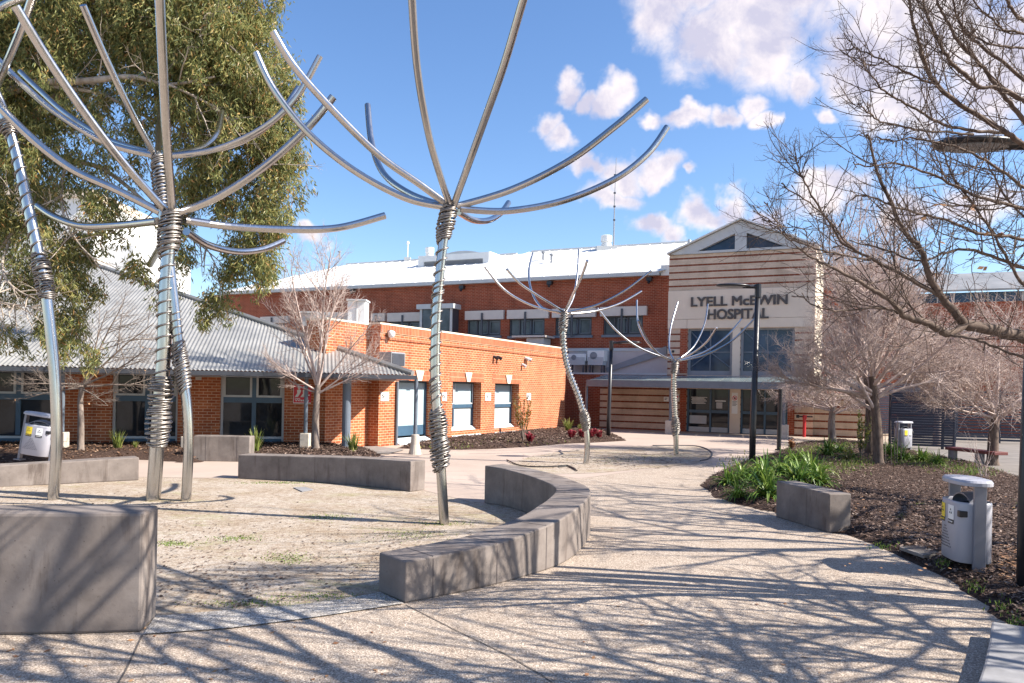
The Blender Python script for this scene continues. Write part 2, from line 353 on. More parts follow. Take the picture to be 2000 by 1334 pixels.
def finish(me, name, mat, parent=None, smooth=False, uv=False, local=False, bevel=0., origin=None):
    me.materials.append(M[mat] if isinstance(mat, str) else mat)
    if uv and len(me.polygons):
        nl = len(me.loops); vi = np.empty(nl, np.int32); me.loops.foreach_get('vertex_index', vi)
        co = np.empty(len(me.vertices) * 3, np.float32); me.vertices.foreach_get('co', co); co = co.reshape(-1, 3)
        npol = len(me.polygons); no = np.empty(npol * 3, np.float32); me.polygons.foreach_get('normal', no); no = no.reshape(-1, 3)
        lt = np.empty(npol, np.int32); me.polygons.foreach_get('loop_total', lt); ln = np.repeat(no, lt, axis=0); p = co[vi]
        h = np.hypot(ln[:, 0], ln[:, 1]); side = h > .7; hh = np.maximum(h, 1e-6)
        tx, ty = -ln[:, 1] / hh, ln[:, 0] / hh
        U = np.where(side, p[:, 0] * tx + p[:, 1] * ty, p[:, 0]); V = np.where(side, p[:, 2], p[:, 1])
        l = me.uv_layers.new(name='uv'); l.data.foreach_set('uv', np.stack([U, V], 1).astype(np.float32).ravel())
    if smooth: me.polygons.foreach_set('use_smooth', np.ones(len(me.polygons), bool))
    o = bpy.data.objects.new(name, me); COL.objects.link(o)
    if origin is not None:
        me.transform(Matrix.Translation(-Vector(origin))); o.location = origin
    if bevel:
        b = o.modifiers.new('bevel', 'BEVEL'); b.width = bevel; b.segments = 2; b.limit_method = 'ANGLE'; b.angle_limit = R(40)
    if parent is not None:
        o.parent = parent
        if not local: o.matrix_parent_inverse = inv_of(parent)
    return o
def inv_of(p):                                              # parts are built in world space, so only a moved root needs undoing
    return Matrix.LocRotScale(p.location, p.rotation_euler, p.scale).inverted() if p.parent is None else Matrix.Identity(4)
def tag(o, label=None, cat=None, group=None, kind=None):
    if label: o['label'] = label
    if cat: o['category'] = cat
    if group: o['group'] = group
    if kind: o['kind'] = kind
    return o
def thing(name, label, cat, loc=(0, 0, 0), group=None, rz=0.):
    o = bpy.data.objects.new(name, None); COL.objects.link(o); o.location = loc; o.rotation_euler = (0, 0, rz); o.empty_display_size = .2
    return tag(o, label, cat, group)
def copy_tree(o, parent=None):
    c = o.copy(); COL.objects.link(c)
    if parent is not None: c.parent = parent
    for ch in o.children: copy_tree(ch, c)
    return c

class Fr:                                                   # a wall's own frame: a along it, d outwards, z up
    def __init__(s, o, u):
        s.o = Vector((o[0], o[1], 0)); s.u = Vector((u[0], u[1], 0)).normalized(); s.n = Vector((s.u.y, -s.u.x, 0))
    def P(s, a, d, z): return s.o + s.u * a + s.n * d + Vector((0, 0, z))
    def hit(s, x, y, d=0.):
        r = ray(x, y); t = ((s.o + s.n * d) - CAMP).dot(s.n) / r.dot(s.n); p = CAMP + r * t
        return (p - s.o).dot(s.u), p.z
    def box(s, mb, a0, a1, d0, d1, z0, z1):
        if a0 > a1: a0, a1 = a1, a0
        if d0 > d1: d0, d1 = d1, d0
        if z0 > z1: z0, z1 = z1, z0
        q = [s.P(a0, d1, z0), s.P(a1, d1, z0), s.P(a1, d0, z0), s.P(a0, d0, z0)]
        mb.hexa(q + [p + Vector((0, 0, z1 - z0)) for p in q])
    def pbox(s, mb, x0, y0, x1, y1, d0, d1, at_d=None):     # box whose face at depth at_d fills a rectangle of sight lines
        at_d = d1 if at_d is None else at_d
        a0, z1 = s.hit(x0, (y0), at_d); a1, _ = s.hit(x1, y0, at_d)
        zt = (s.hit(x0, y0, at_d)[1] + s.hit(x1, y0, at_d)[1]) / 2; zb = (s.hit(x0, y1, at_d)[1] + s.hit(x1, y1, at_d)[1]) / 2
        s.box(mb, a0, a1, d0, d1, zb, zt)
    def wall(s, mb, a0, a1, z0, z1, d, th, holes=()):
        A = sorted({a0, a1, *[h[0] for h in holes], *[h[1] for h in holes]}); Z = sorted({z0, z1, *[h[2] for h in holes], *[h[3] for h in holes]})
        A = [a for a in A if a0 <= a <= a1]; Z = [z for z in Z if z0 <= z <= z1]
        def solid(i, j):
            if not (0 <= i < len(A) - 1 and 0 <= j < len(Z) - 1): return False
            ca, cz = (A[i] + A[i + 1]) / 2, (Z[j] + Z[j + 1]) / 2
            return not any(h[0] < ca < h[1] and h[2] < cz < h[3] for h in holes)
        for i in range(len(A) - 1):
            for j in range(len(Z) - 1):
                if not solid(i, j): continue
                p, q, y0, y1 = A[i], A[i + 1], Z[j], Z[j + 1]
                mb.quad(s.P(p, d, y0), s.P(q, d, y0), s.P(q, d, y1), s.P(p, d, y1))
                mb.quad(s.P(q, d - th, y0), s.P(p, d - th, y0), s.P(p, d - th, y1), s.P(q, d - th, y1))
                if not solid(i - 1, j): mb.quad(s.P(p, d - th, y0), s.P(p, d, y0), s.P(p, d, y1), s.P(p, d - th, y1))
                if not solid(i + 1, j): mb.quad(s.P(q, d, y0), s.P(q, d - th, y0), s.P(q, d - th, y1), s.P(q, d, y1))
                if not solid(i, j - 1): mb.quad(s.P(p, d - th, y0), s.P(q, d - th, y0), s.P(q, d, y0), s.P(p, d, y0))
                if not solid(i, j + 1): mb.quad(s.P(p, d, y1), s.P(q, d, y1), s.P(q, d - th, y1), s.P(p, d - th, y1))

def lettering(txt, o, right, up, width=None, height=.2, depth=.02, name='lettering', mat='letter', parent=None, bold=.0, strike=0., center=False, local=False):
    cu = bpy.data.curves.new('txt', 'FONT'); cu.body = txt; cu.size = 1.; cu.extrude = .5; cu.offset = bold; cu.resolution_u = 3
    ob = bpy.data.objects.new('txt', cu); COL.objects.link(ob); dg = bpy.context.evaluated_depsgraph_get(); dg.update()
    me = bpy.data.meshes.new_from_object(ob.evaluated_get(dg)); bpy.data.objects.remove(ob); bpy.data.curves.remove(cu)
    n = len(me.vertices); co = np.empty(n * 3, np.float32); me.vertices.foreach_get('co', co); co = co.reshape(-1, 3)
    lo, hi = co.min(0), co.max(0); sx = (width / (hi[0] - lo[0])) if width else height / (hi[1] - lo[1]); sy = height / (hi[1] - lo[1])
    X = (co[:, 0] - lo[0]) * sx; Y = (co[:, 1] - lo[1]) * sy; Z = (co[:, 2] - lo[2]) * depth / max(1e-6, hi[2] - lo[2])
    if center: X = X - (hi[0] - lo[0]) * sx / 2
    r, u = np.array(right), np.array(up); w = np.cross(r, u)
    out = np.array(o)[None] + X[:, None] * r[None] + Y[:, None] * u[None] + Z[:, None] * w[None]
    me.vertices.foreach_set('co', out.astype(np.float32).ravel()); me.update(); me.materials.clear()
    if strike:                                              # heavier strokes: the letters struck again a little to the side and up
        F_ = [tuple(p.vertices) for p in me.polygons]; V_ = []; G_ = []
        for i, (dx, dy) in enumerate(((0, 0), (1, 0), (0, .6), (1, .6))):
            q = out + (r * dx + u * dy)[None] * strike + w[None] * (.0015 * i); V_ += [tuple(x) for x in q]; G_ += [tuple(k + i * n for k in f) for f in F_]
        bpy.data.meshes.remove(me); me = bpy.data.meshes.new(name); me.from_pydata(V_, [], G_)
    return finish(me, name, mat, parent, local=local)

# ---------------------------------------------------------------- ground
def sheet(name, px, z, mat, kind='structure', zs=None, sub=False):
    mb = MB(); mb.add([gr(x, y, z) for x, y in px], [tuple(range(len(px)))[::-1]])
    o = mb.build(name, mat, uv=False); me = o.data
    if me.polygons[0].normal.z < 0: me.flip_normals()
    return tag(o, kind=kind)
g = MB(); g.quad((-600, -200, 0), (600, -200, 0), (600, 900, 0), (-600, 900, 0)); tag(g.build('ground', 'path', uv=False), kind='structure')
RNG = random.Random(11)
# pink concrete apron in front of the buildings
sheet('apron', [(-300, 925), (470, 934), (640, 944), (830, 958), (900, 975), (945, 985), (1000, 914), (1130, 935), (1390, 900), (1400, 940), (1450, 905), (1530, 880), (1600, 845), (1600, 826), (1172, 826), (1105, 826), (700, 860), (400, 880), (-300, 890)], .004, 'pinkpath')
sheet('side_pavement', [(2300, 945), (1990, 937), (1900, 907), (1850, 897), (1780, 882), (1740, 862), (1740, 835), (2300, 835)], .008, 'pavement')
sheet('sandy_court', [(-500, 975), (-200, 962), (0, 951), (114, 946), (190, 942), (271, 938), (380, 934), (465, 935), (600, 942), (705, 949), (800, 961), (870, 973), (943, 982), (985, 989), (1044, 1009), (1075, 1035),
      (1060, 1070), (990, 1100), (880, 1130), (740, 1158), (660, 1172), (560, 1184), (480, 1190), (400, 1196), (303, 1204), (150, 1215), (-100, 1220), (-500, 1180)], .008, 'sand')
sheet('pale_strip', [(280, 1238), (303, 1203), (400, 1195), (480, 1189), (560, 1183), (660, 1171), (742, 1156), (789, 1178), (700, 1192), (600, 1207), (450, 1226)], .012, 'strip')
sheet('sandy_oval', [(980, 914), (1000, 904), (1029, 894), (1090, 882), (1163, 874), (1275, 871), (1340, 871), (1366, 873), (1384, 880), (1391, 888), (1384, 897), (1356, 905), (1307, 911), (1240, 917), (1176, 923), (1088, 926), (1013, 920)], .010, 'sand')
def line(px, w, z, name='joint_line', mat='joint'):
    P = [gr(x, y, z) for x, y in px]; mb = MB()
    for a, b in zip(P, P[1:]):
        d = (b - a); n = Vector((-d.y, d.x, 0)).normalized() * w / 2; mb.quad(a - n, b - n, b + n, a + n)
    return tag(mb.build(name, mat, uv=False), kind='structure')
line([(215, 1360), (245, 1310), (278, 1240)], .013, .005)
line([(793, 1181), (897, 1234), (985, 1276), (1058, 1318), (1130, 1370)], .010, .005)
line([(560, 935), (700, 927), (850, 921), (985, 919)], .012, .006)
# raised mulch beds: a lumpy sheet plus loose bark chips
def bed(name, px, h, mat='mulch', step=.22, seed=1, edge=.35, noise=.03):
    poly = [gr(x, y) for x, y in px]; xs = [p.x for p in poly]; ys = [p.y for p in poly]
    x0, x1, y0, y1 = min(xs), max(xs), min(ys), max(ys); rn = random.Random(seed)
    n = len(poly); E = [(poly[i], poly[(i + 1) % n]) for i in range(n)]
    def dist(x, y):
        best = 1e9; ins = False
        for a, b in E:
            if (a.y > y) != (b.y > y) and x < (b.x - a.x) * (y - a.y) / (b.y - a.y) + a.x: ins = not ins
            dx, dy = b.x - a.x, b.y - a.y; t = max(0, min(1, ((x - a.x) * dx + (y - a.y) * dy) / (dx * dx + dy * dy + 1e-9)))
            best = min(best, math.hypot(x - a.x - t * dx, y - a.y - t * dy))
        return best if ins else -best
    nx, ny = int((x1 - x0) / step) + 3, int((y1 - y0) / step) + 3
    D = {}; Hh = {}
    mb = MB(); idx = {}
    def hgt(d): return -.02 + (h + .02) * max(0., min(1., (d + .06) / edge)) ** .6
    for j in range(ny):
        for i in range(nx):
            x, y = x0 + (i - 1) * step, y0 + (j - 1) * step; d = dist(x, y); D[i, j] = d
            idx[i, j] = len(mb.v); mb.v.append((x, y, hgt(d) + (rn.uniform(-noise, noise) if d > .1 else 0)))
    for j in range(ny - 1):
        for i in range(nx - 1):
            if max(D[i, j], D[i + 1, j], D[i, j + 1], D[i + 1, j + 1]) > -step * .2: mb.f.append((idx[i, j], idx[i + 1, j], idx[i + 1, j + 1], idx[i, j + 1]))
    tag(mb.build(name, mat, smooth=True, uv=False), kind='structure')
    return dist, hgt, (x0, x1, y0, y1)
def scatter_chips(name, bedinfo, n, size, mat='chips', seed=3, near=None, kind='stuff'):
    dist, hgt, (x0, x1, y0, y1) = bedinfo; rn = random.Random(seed); vs = []; fs = []
    k = 0; tries = 0
    while k < n and tries < n * 6:
        tries += 1
        x, y = rn.uniform(x0, x1), rn.uniform(y0, y1)
        if near and rn.random() > min(1., (near / max(.1, y)) ** 2): continue
        if abs(x) > .70 * y + .5: continue
        d = dist(x, y)
        if d < -.03: continue
        z = hgt(d) + rn.uniform(.0, .03); L = size * rn.uniform(.5, 1.5); w = L * rn.uniform(.25, .5); a = rn.uniform(0, 6.28); t = rn.uniform(-.5, .5); q = rn.uniform(-.5, .5)
        u = Vector((math.cos(a) * math.cos(t), math.sin(a) * math.cos(t), math.sin(t))) * L / 2; v = Vector((-math.sin(a) * math.cos(q), math.cos(a) * math.cos(q), math.sin(q))) * w / 2
        c = Vector((x, y, z + .01)); o = len(vs); vs += [tuple(c - u - v), tuple(c + u * .8 - v), tuple(c + u + v * .6), tuple(c - u * .7 + v)]; fs.append((o, o + 1, o + 2, o + 3)); k += 1
    m = MB(); m.v = vs; m.f = fs
    return tag(m.build(name, mat, uv=False), 'loose bark chips lying over the planting bed' , kind=kind)
BED_R = [(1373, 949), (1405, 972), (1460, 988), (1513, 1000), (1570, 1018), (1618, 1036), (1671, 1047), (1713, 1061), (1758, 1080), (1807, 1105), (1850, 1126), (1867, 1136), (1916, 1166), (1972, 1217), (2060, 1300), (2350, 1240),
         (2350, 1000), (2000, 937), (1900, 906), (1850, 896), (1780, 881), (1720, 870), (1640, 860), (1560, 866), (1530, 880), (1450, 905), (1395, 928)]
bR = bed('mulch_bed', BED_R, .10, step=.2, seed=2)
scatter_chips('bark_chips', bR, 62000, .042, 'chips', 5, near=9.)
BED_L = [(-300, 876), (-300, 925), (0, 914), (150, 905), (275, 897), (365, 903), (385, 903), (385, 862), (-300, 850)]
bL = bed('mulch_bed', BED_L, .20, step=.25, seed=4)
scatter_chips('bark_chips', bL, 8000, .06, 'chipsred', 6)
BED_M = [(490, 915), (560, 918), (650, 920), (735, 918), (735, 889), (690, 880), (560, 868), (490, 868)]
bM = bed('mulch_bed', BED_M, .20, step=.2, seed=5)
scatter_chips('bark_chips', bM, 6000, .06, 'chips', 7)
BED_W = [(780, 876), (848, 878), (900, 878.5), (960, 877), (1030, 873), (1100, 867), (1160, 864.5), (1222, 861), (1205, 853), (1170, 838), (1100, 836), (1000, 845), (880, 858), (800, 869)]
bW = bed('mulch_bed', BED_W, .12, step=.2, seed=6)
scatter_chips('bark_chips', bW, 9000, .07, 'chips', 8)
# small paved strip and concrete pad beside the veranda post
sheet('paver_strip', [(680, 873), (735, 871), (790, 878), (760, 886), (700, 884)], .03, 'paver')

# ---------------------------------------------------------------- seat walls
def seat_wall(name, label, px_front, depth_dir, thick, tops, cat='seat wall', joints=(), bevel=.018, mat='concrete', pts=None):
    F_ = pts or [gr(x, y) for x, y in px_front]; n = len(F_); B = []
    for i, p in enumerate(F_):
        t = (F_[min(i + 1, n - 1)] - F_[max(i - 1, 0)]); nn = Vector((-t.y, t.x, 0)).normalized() * depth_dir; B.append(p + nn * thick)
    mb = MB(); vs = []
    for i in range(n): vs += [F_[i], B[i], B[i] + Vector((0, 0, tops[i])), F_[i] + Vector((0, 0, tops[i]))]
    fs = []
    for i in range(n - 1):
        a, b = i * 4, i * 4 + 4
        for k in range(4): fs.append((a + k, b + k, b + (k + 1) % 4, a + (k + 1) % 4) if depth_dir < 0 else (a + (k + 1) % 4, b + (k + 1) % 4, b + k, a + k))
    fs += [(0, 1, 2, 3) if depth_dir < 0 else (3, 2, 1, 0), tuple((n - 1) * 4 + k for k in ((3, 2, 1, 0) if depth_dir < 0 else (0, 1, 2, 3)))]
    mb.add(vs, fs); c = sum(F_, Vector()) / n
    root = thing(name, label, cat, (c.x, c.y, 0))
    if joints is None: joints = ()
    w = mb.build('concrete_body', mat, root, uv=False, bevel=bevel)
    for i, t in joints:                                     # saw-cut joints standing 3 mm off the face
        p, q = F_[i].lerp(F_[i + 1], t), B[i].lerp(B[i + 1], t); h = tops[i] * (1 - t) + tops[i + 1] * t; d = (F_[i + 1] - F_[i]).normalized() * .006; o = (p - q).normalized() * .003
        jm = MB(); jm.quad(p + o - d, p + o + d, p + o + d + Vector((0, 0, h - .02)), p + o - d + Vector((0, 0, h - .02)))
        jm.quad(p - d + Vector((0, 0, h + .003)), p + d + Vector((0, 0, h + .003)), q + d + Vector((0, 0, h + .003)), q - d + Vector((0, 0, h + .003)))
        jm.build('joint', 'concjoint', root, uv=False)
    return root
def smooth_poly(P, k=4):
    out = []
    n = len(P)
    for i in range(n - 1):
        p0, p1, p2, p3 = P[max(i - 1, 0)], P[i], P[i + 1], P[min(i + 2, n - 1)]
        for j in range(k):
            t = j / k; out.append(.5 * ((2 * p1) + (p2 - p0) * t + (2 * p0 - 5 * p1 + 4 * p2 - p3) * t * t + (3 * p1 - p0 - 3 * p2 + p3) * t ** 3))
    out.append(P[-1]); return out
# curved wall round the sandy court: outer face, from the near end to the far end
outer = [gr(791, 1178.5), gr(915, 1154), gr(1020, 1128), gr(1104, 1098), gr(1144, 1061)]
inner_far = [gr(1044.5, 1009), gr(985, 989), gr(943, 982.5)]
def offs(P, w):
    return [p + Vector((-(P[min(i + 1, len(P) - 1)] - P[max(i - 1, 0)]).y, (P[min(i + 1, len(P) - 1)] - P[max(i - 1, 0)]).x, 0)).normalized() * -w for i, p in enumerate(P)]
of = offs(inner_far, .49)
mid = outer[-1].lerp(of[0], .5) + Vector((.22, 0, 0))
curve = smooth_poly(outer + [mid] + of, 5); m_ = len(curve)
zt = [(0, .385), (.2, .42), (.42, .56), (.6, .58), (1., .655)]
def lerp_tab(T, x):
    for (a, p), (b, q) in zip(T, T[1:]):
        if x <= b: return p + (q - p) * (x - a) / (b - a)
    return T[-1][1]
seat_wall('curved_seat_wall', 'long grey concrete seat wall curving round the sandy court in the middle', None, 1, .49, [lerp_tab(zt, i / (m_ - 1)) for i in range(m_)],
          joints=((2, .4), (7, .5), (12, .5), (17, .3)), pts=curve)
W_B = smooth_poly([gr(464, 935), gr(600, 942), gr(705, 949.5), gr(801, 961)], 4)
seat_wall('straight_seat_wall', 'stained grey concrete seat wall in front of the small bare tree by the veranda', None, 1, .42, [.50 + .08 * i / (len(W_B) - 1) for i in range(len(W_B))], joints=((4, .5),), pts=W_B)
W_A = smooth_poly([gr(-220, 963), gr(-90, 957), gr(0, 952), gr(114, 946), gr(190, 942), gr(271, 938)], 3)
seat_wall('straight_seat_wall', 'low concrete seat wall below the leaning bin at the far left', None, 1, .42, [.36 + .10 * i / (len(W_A) - 1) for i in range(len(W_A))], pts=W_A)
W_T = [gr(-420, 1236), gr(-150, 1241), gr(0, 1241), gr(150, 1239), gr(276, 1235)]
seat_wall('tall_concrete_block', 'tall brown grey concrete block nearest the camera at the lower left', None, 1, .42, [.95] * 5, 'concrete block', pts=W_T, bevel=.025)
W_R = [gr(1515, 1009.6), gr(1570, 1026), gr(1618, 1041)]
seat_wall('short_concrete_block', 'short dark concrete block between the green strappy plants and the path', None, 1, .36, [.585, .575, .565], 'concrete block', joints=((1, -.1 + .2),), pts=W_R)
W_K = [gr(377, 901), gr(425, 901.5), gr(487, 902.5)]
seat_wall('small_concrete_block', 'small square concrete block behind the bent steel poles', None, 1, .42, [.645, .645, .645], 'concrete block', joints=((0, .5), (1, .6)), pts=W_K)
W_C = [gr(1937, 1213, .14), gr(1932, 1250, .14), gr(1922, 1295, .14), gr(1905, 1345, .14), gr(1890, 1400, .14)]
W_C = [Vector((p.x, p.y, 0)) for p in W_C]
seat_wall('grey_concrete_kerb_block', 'smooth blue grey concrete block cut off by the bottom right corner', None, 1, 1.6, [.14] * 5, 'concrete block', pts=W_C, mat='concgrey')

# ---------------------------------------------------------------- the hospital
FH = Fr(gr(1342, 843), (.907, -.421))
HL = thing('hospital_building', 'large two storey red brick hospital with white roof and striped entrance tower', 'building', FH.P(0, -4, 0))
FB = -1.2                                                   # the long wing stands back from the entrance tower
aT0, _ = FH.hit(1304.5, 650); aT1, _ = FH.hit(1591, 650)
aL, _ = FH.hit(398, 600, FB); zE = FH.hit(1286, 538.7, FB)[1]
zTt = (FH.hit(1306, 499)[1] + FH.hit(1591, 484.5)[1]) / 2
def part(mb, name, mat, parent, **kw): return mb.build(name, mat, parent, **kw)
# windows of the long wing: (shutter box px, glass box px)
WIN = [((508, 618, 562, 631), (515, 631, 556, 650)), ((724, 612, 751, 627), (729, 627, 748, 650)), ((756, 610.5, 824, 627.5), (761, 627.5, 820, 652)),
       ((908, 606.5, 983, 624), (913, 624, 978, 655.5)), ((990, 604.5, 1071, 622), (995, 622, 1064, 656)), ((1078, 602, 1163, 619.5), (1085, 619.5, 1156, 655)), ((1172, 598.5, 1263, 616.5), (1179, 616.5, 1256, 653.5))]
holes = []
for s, q in WIN:
    a0, zt_ = FH.hit(q[0], q[1], FB); a1, _ = FH.hit(q[2], q[1], FB); zb = FH.hit((q[0] + q[2]) / 2, q[3], FB)[1]; holes.append((a0, a1, zb, FH.hit((q[0] + q[2]) / 2, q[1], FB)[1]))
bay = (FH.hit(829, 640, FB)[0], FH.hit(900, 640, FB)[0])
mb = MB(); FH.wall(mb, aL, aT0, 0, zE, FB, .25, holes)
FH.box(mb, aL, aL + .3, FB - 14, FB - .26, 0, zE)
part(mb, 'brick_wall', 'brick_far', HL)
mb = MB(); FH.box(mb, aL, aT0, FB + .002, FB + .05, zE - .26, zE - .17); FH.box(mb, aL, aT0, FB + .002, FB + .03, zE - .10, zE - .003); part(mb, 'brick_cornice', 'brick_far', HL)
for (s, q), h in zip(WIN, holes):
    a0, a1, z0, z1 = h
    fr = MB(); t = .07; D = FB - .09
    FH.box(fr, a0, a1, D - .06, D, z0, z0 + t); FH.box(fr, a0, a1, D - .06, D, z1 - t, z1)
    for u in (0, .27, .62, 1): c = a0 + (a1 - a0 - t) * u; FH.box(fr, c, c + t, D - .055, D + .003, z0 + t, z1 - t)
    w = part(fr, 'window', 'darkframe', HL)
    gl = MB(); FH.box(gl, a0, a1, D - .10, D - .065, z0, z1); part(gl, 'pane', 'glassgrey', w)
    wf = MB(); c0 = a0 + (a1 - a0) * .36
    for u0, u1 in ((.36, .60), (.66, .96)):
        b0, b1 = a0 + (a1 - a0) * u0, a0 + (a1 - a0) * u1
        FH.box(wf, b0, b0 + .04, D + .004, D + .03, z0 + .1, z1 - .12); FH.box(wf, b1 - .04, b1, D + .004, D + .03, z0 + .1, z1 - .12); FH.box(wf, b0 + .04, b1 - .04, D + .004, D + .03, z0 + .1, z0 + .14); FH.box(wf, b0 + .04, b1 - .04, D + .004, D + .03, z1 - .16, z1 - .12)
    part(wf, 'sash', 'bluegrey', w)
    sm = MB(); FH.pbox(sm, *s, FB + .003, FB + .22); part(sm, 'roller_shutter', 'shutter', w)
    rod = MB(); c = (a0 + a1) / 2; FH.box(rod, c - .05, c + .05, FB + .23, FB + .30, z0 - .1, z1 + .35); part(rod, 'crank_rail', 'darkframe', w)
    si = MB(); FH.box(si, a0 - .08, a1 + .08, FB + .003, FB + .10, z0 - .14, z0 - .01); part(si, 'sill', 'bluegrey', w)
# projecting bay window with blinds
b0, b1 = bay; zb0, zb1 = FH.hit(865, 662, FB)[1], FH.hit(865, 606, FB)[1]
mb = MB(); FH.box(mb, b0 + .15, b1 - .15, FB + .003, FB + .75, zb0, zb1); by = part(mb, 'bay_window', 'darkframe', HL)
mb = MB(); FH.box(mb, b0, b1, FB + .003, FB + .95, zb1 + .002, zb1 + .28); part(mb, 'hood', 'lightgrey', by)
mb = MB()
for k in range(16): z = zb0 + (zb1 - zb0) * k / 16; FH.box(mb, b0 + .35, b1 - .35, FB + .753, FB + .775, z + .03, z + .13)
part(mb, 'blind', 'glassgrey', by)
mb = MB(); FH.box(mb, b0 + .15, b0 + .30, FB + .75, FB + .80, zb0, zb1); FH.box(mb, b1 - .30, b1 - .15, FB + .75, FB + .80, zb0, zb1); part(mb, 'frame', 'lightgrey', by)
# eave, roof
zF = FH.hit(1286, 531.5, FB)[1]
mb = MB(); FH.box(mb, aL + 2.0, FH.hit(1287, 535, FB + .3)[0], FB - .3, FB + .30, zE + .004, zF); part(mb, 'fascia', 'lightgrey', HL)
mb = MB(); FH.box(mb, FH.hit(1287, 535, FB)[0] + .1, aT0 - .01, FB - 6, FB + .0, zE + .004, zF + .35); part(mb, 'parapet', 'white', HL)
pitch = .36; un = FH.n; e0 = FH.P(0, FB + .30, zF + .006); rn_ = (Vector((0, 0, 1)) + un * pitch).normalized()
def roofhit(x, y):
    r = ray(x, y); t = (e0 - CAMP).dot(rn_) / r.dot(rn_); p = CAMP + r * t - e0; return p.dot(FH.u), -p.dot(FH.n)
def roofP(a, b): return e0 + FH.u * a - un * b + Vector((0, 0, b * pitch))
rg1 = roofhit(700, 515.5)[1]; rg2 = roofhit(1250, 479)[1]
aR = FH.hit(1287, 535, FB + .3)[0]; al = aL + 2.0
a_h1, a_v = al + rg1 * .55, roofhit(1002, 503)[0]; a_v2 = roofhit(1036, 493)[0]
mb = MB()
P_ = [roofP(al, 0), roofP(aR, 0), roofP(aR + 4, 4 * .9), roofP(aR + 6, rg2), roofP(a_v2, rg2), roofP(a_v, rg1), roofP(a_h1, rg1)]
mb.add(P_, [tuple(range(len(P_)))])
back = lambda p, b: p - un * b * 1.0 - Vector((0, 0, b * pitch))
mb.quad(roofP(a_h1, rg1), roofP(a_v, rg1), back(roofP(a_v, rg1), rg1), back(roofP(a_h1, rg1), rg1)); mb.quad(roofP(a_v2, rg2), roofP(aR + 6, rg2), back(roofP(aR + 6, rg2), rg2), back(roofP(a_v2, rg2), rg2))
mb.add([roofP(al, 0), roofP(a_h1, rg1), back(roofP(a_h1, rg1), rg1) - FH.u * (a_h1 - al)], [(0, 1, 2)])
rf = part(mb, 'roof', 'whiteroof', HL, uv=False)
mb = MB(); k = 0
a = al + 1.0
while a < aR + 3.5:                                        # raised seams of the roof sheets
    top = rg1 if a < a_v else rg2
    if a < a_h1: top = min(top, (a - al) / .55)
    lo = max(0., (a - aR) / .9) + .02
    p, q = roofP(a, lo), roofP(a, max(lo, top - .05)); w = FH.u * .02; u = Vector((0, 0, .03)); mb.add([p - w, p + w, p + u, q - w, q + w, q + u], [(0, 2, 5, 3), (2, 1, 4, 5)]); a += .76
part(mb, 'roof_seams', 'white', rf, uv=False)
mb = MB(); mb.tube([roofP(a_h1, rg1 + .05), roofP(a_v - .3, rg1 + .05)], .10, 6); mb.tube([roofP(a_v2, rg2 + .05), roofP(aR + 6, rg2 + .05)], .10, 6); part(mb, 'ridge_cap', 'lightgrey', rf, uv=False)
# plant room
aP0, zP0 = FH.hit(818, 533, FB - 5); aP1, zP1 = FH.hit(957, 495, FB - 5); zPl = FH.hit(890, 531, FB - 5)[1]; zPt = FH.hit(890, 497, FB - 5)[1]
zlt, zlb = FH.hit(890, 509, FB - 5)[1], FH.hit(890, 529, FB - 5)[1]
mb = MB(); FH.box(mb, aP0, aP1, FB - 11, FB - 5, zPl - 1.2, zPt); pr = part(mb, 'plant_room', 'lightgrey', HL)
mb = MB(); n = 9
arc = [FH.P(aP0 + .7 + (aP1 - aP0 - 1.4) * i / 14, FB - 6, zPt + .002 + .42 * math.sin(math.pi * (i / 14)) ** .75) for i in range(15)]
mb.prism(arc, un * -5); part(mb, 'curved_roof', 'lightgrey', pr)
mb = MB()
for i in range(14):
    z = zlb + (zlt - zlb) * i / 14; FH.box(mb, aP0 + .5, aP1 - .5, FB - 4.997, FB - 4.93, z, z + (zlt - zlb) / 26)
part(mb, 'louvre', 'grey', pr)
mb = MB(); FH.box(mb, aP0, aP0 + .45, FB - 4.997, FB - 4.88, zPl - .5, zPt + .02); FH.box(mb, aP1 - .45, aP1, FB - 4.997, FB - 4.88, zPl - .5, zPt + .02); FH.box(mb, aP0 + .45, aP1 - .45, FB - 4.997, FB - 4.90, zlt + .03, zPt + .02); part(mb, 'wall_trim', 'white', pr)
mb = MB(); FH.box(mb, aP1 + .003, aP1 + .03, FB - 11, FB - 5, zPl - 1, zPt + .05); part(mb, 'end_wall', 'white', pr)
def roofpoint(x, y): return roofP(*roofhit(x, y))
# low ground floor block left of the entrance
aK0 = FH.hit(1088, 780)[0]; aS0 = FH.hit(1172, 780)[0]; aS1 = FH.hit(1328, 780)[0]; zK = FH.hit(1150, 731)[1]; zK2 = FH.hit(1250, 733.5)[1]
mb = MB(); FH.wall(mb, aK0, aS0, 0, zK, 0, .2); FH.box(mb, aK0, aK0 + .2, FB + .01, -.201, 0, zK); part(mb, 'ground_floor_wall', 'brick_far', HL)
mb = MB(); FH.box(mb, aK0 - .05, aT0, FB + .003, .06, zK + .003, zK + .09); part(mb, 'ledge', 'lightgrey', HL)
mb = MB(); FH.wall(mb, aS0, aT0, 0, zK, .02, .2); part(mb, 'banded_wall', 'striped', HL)
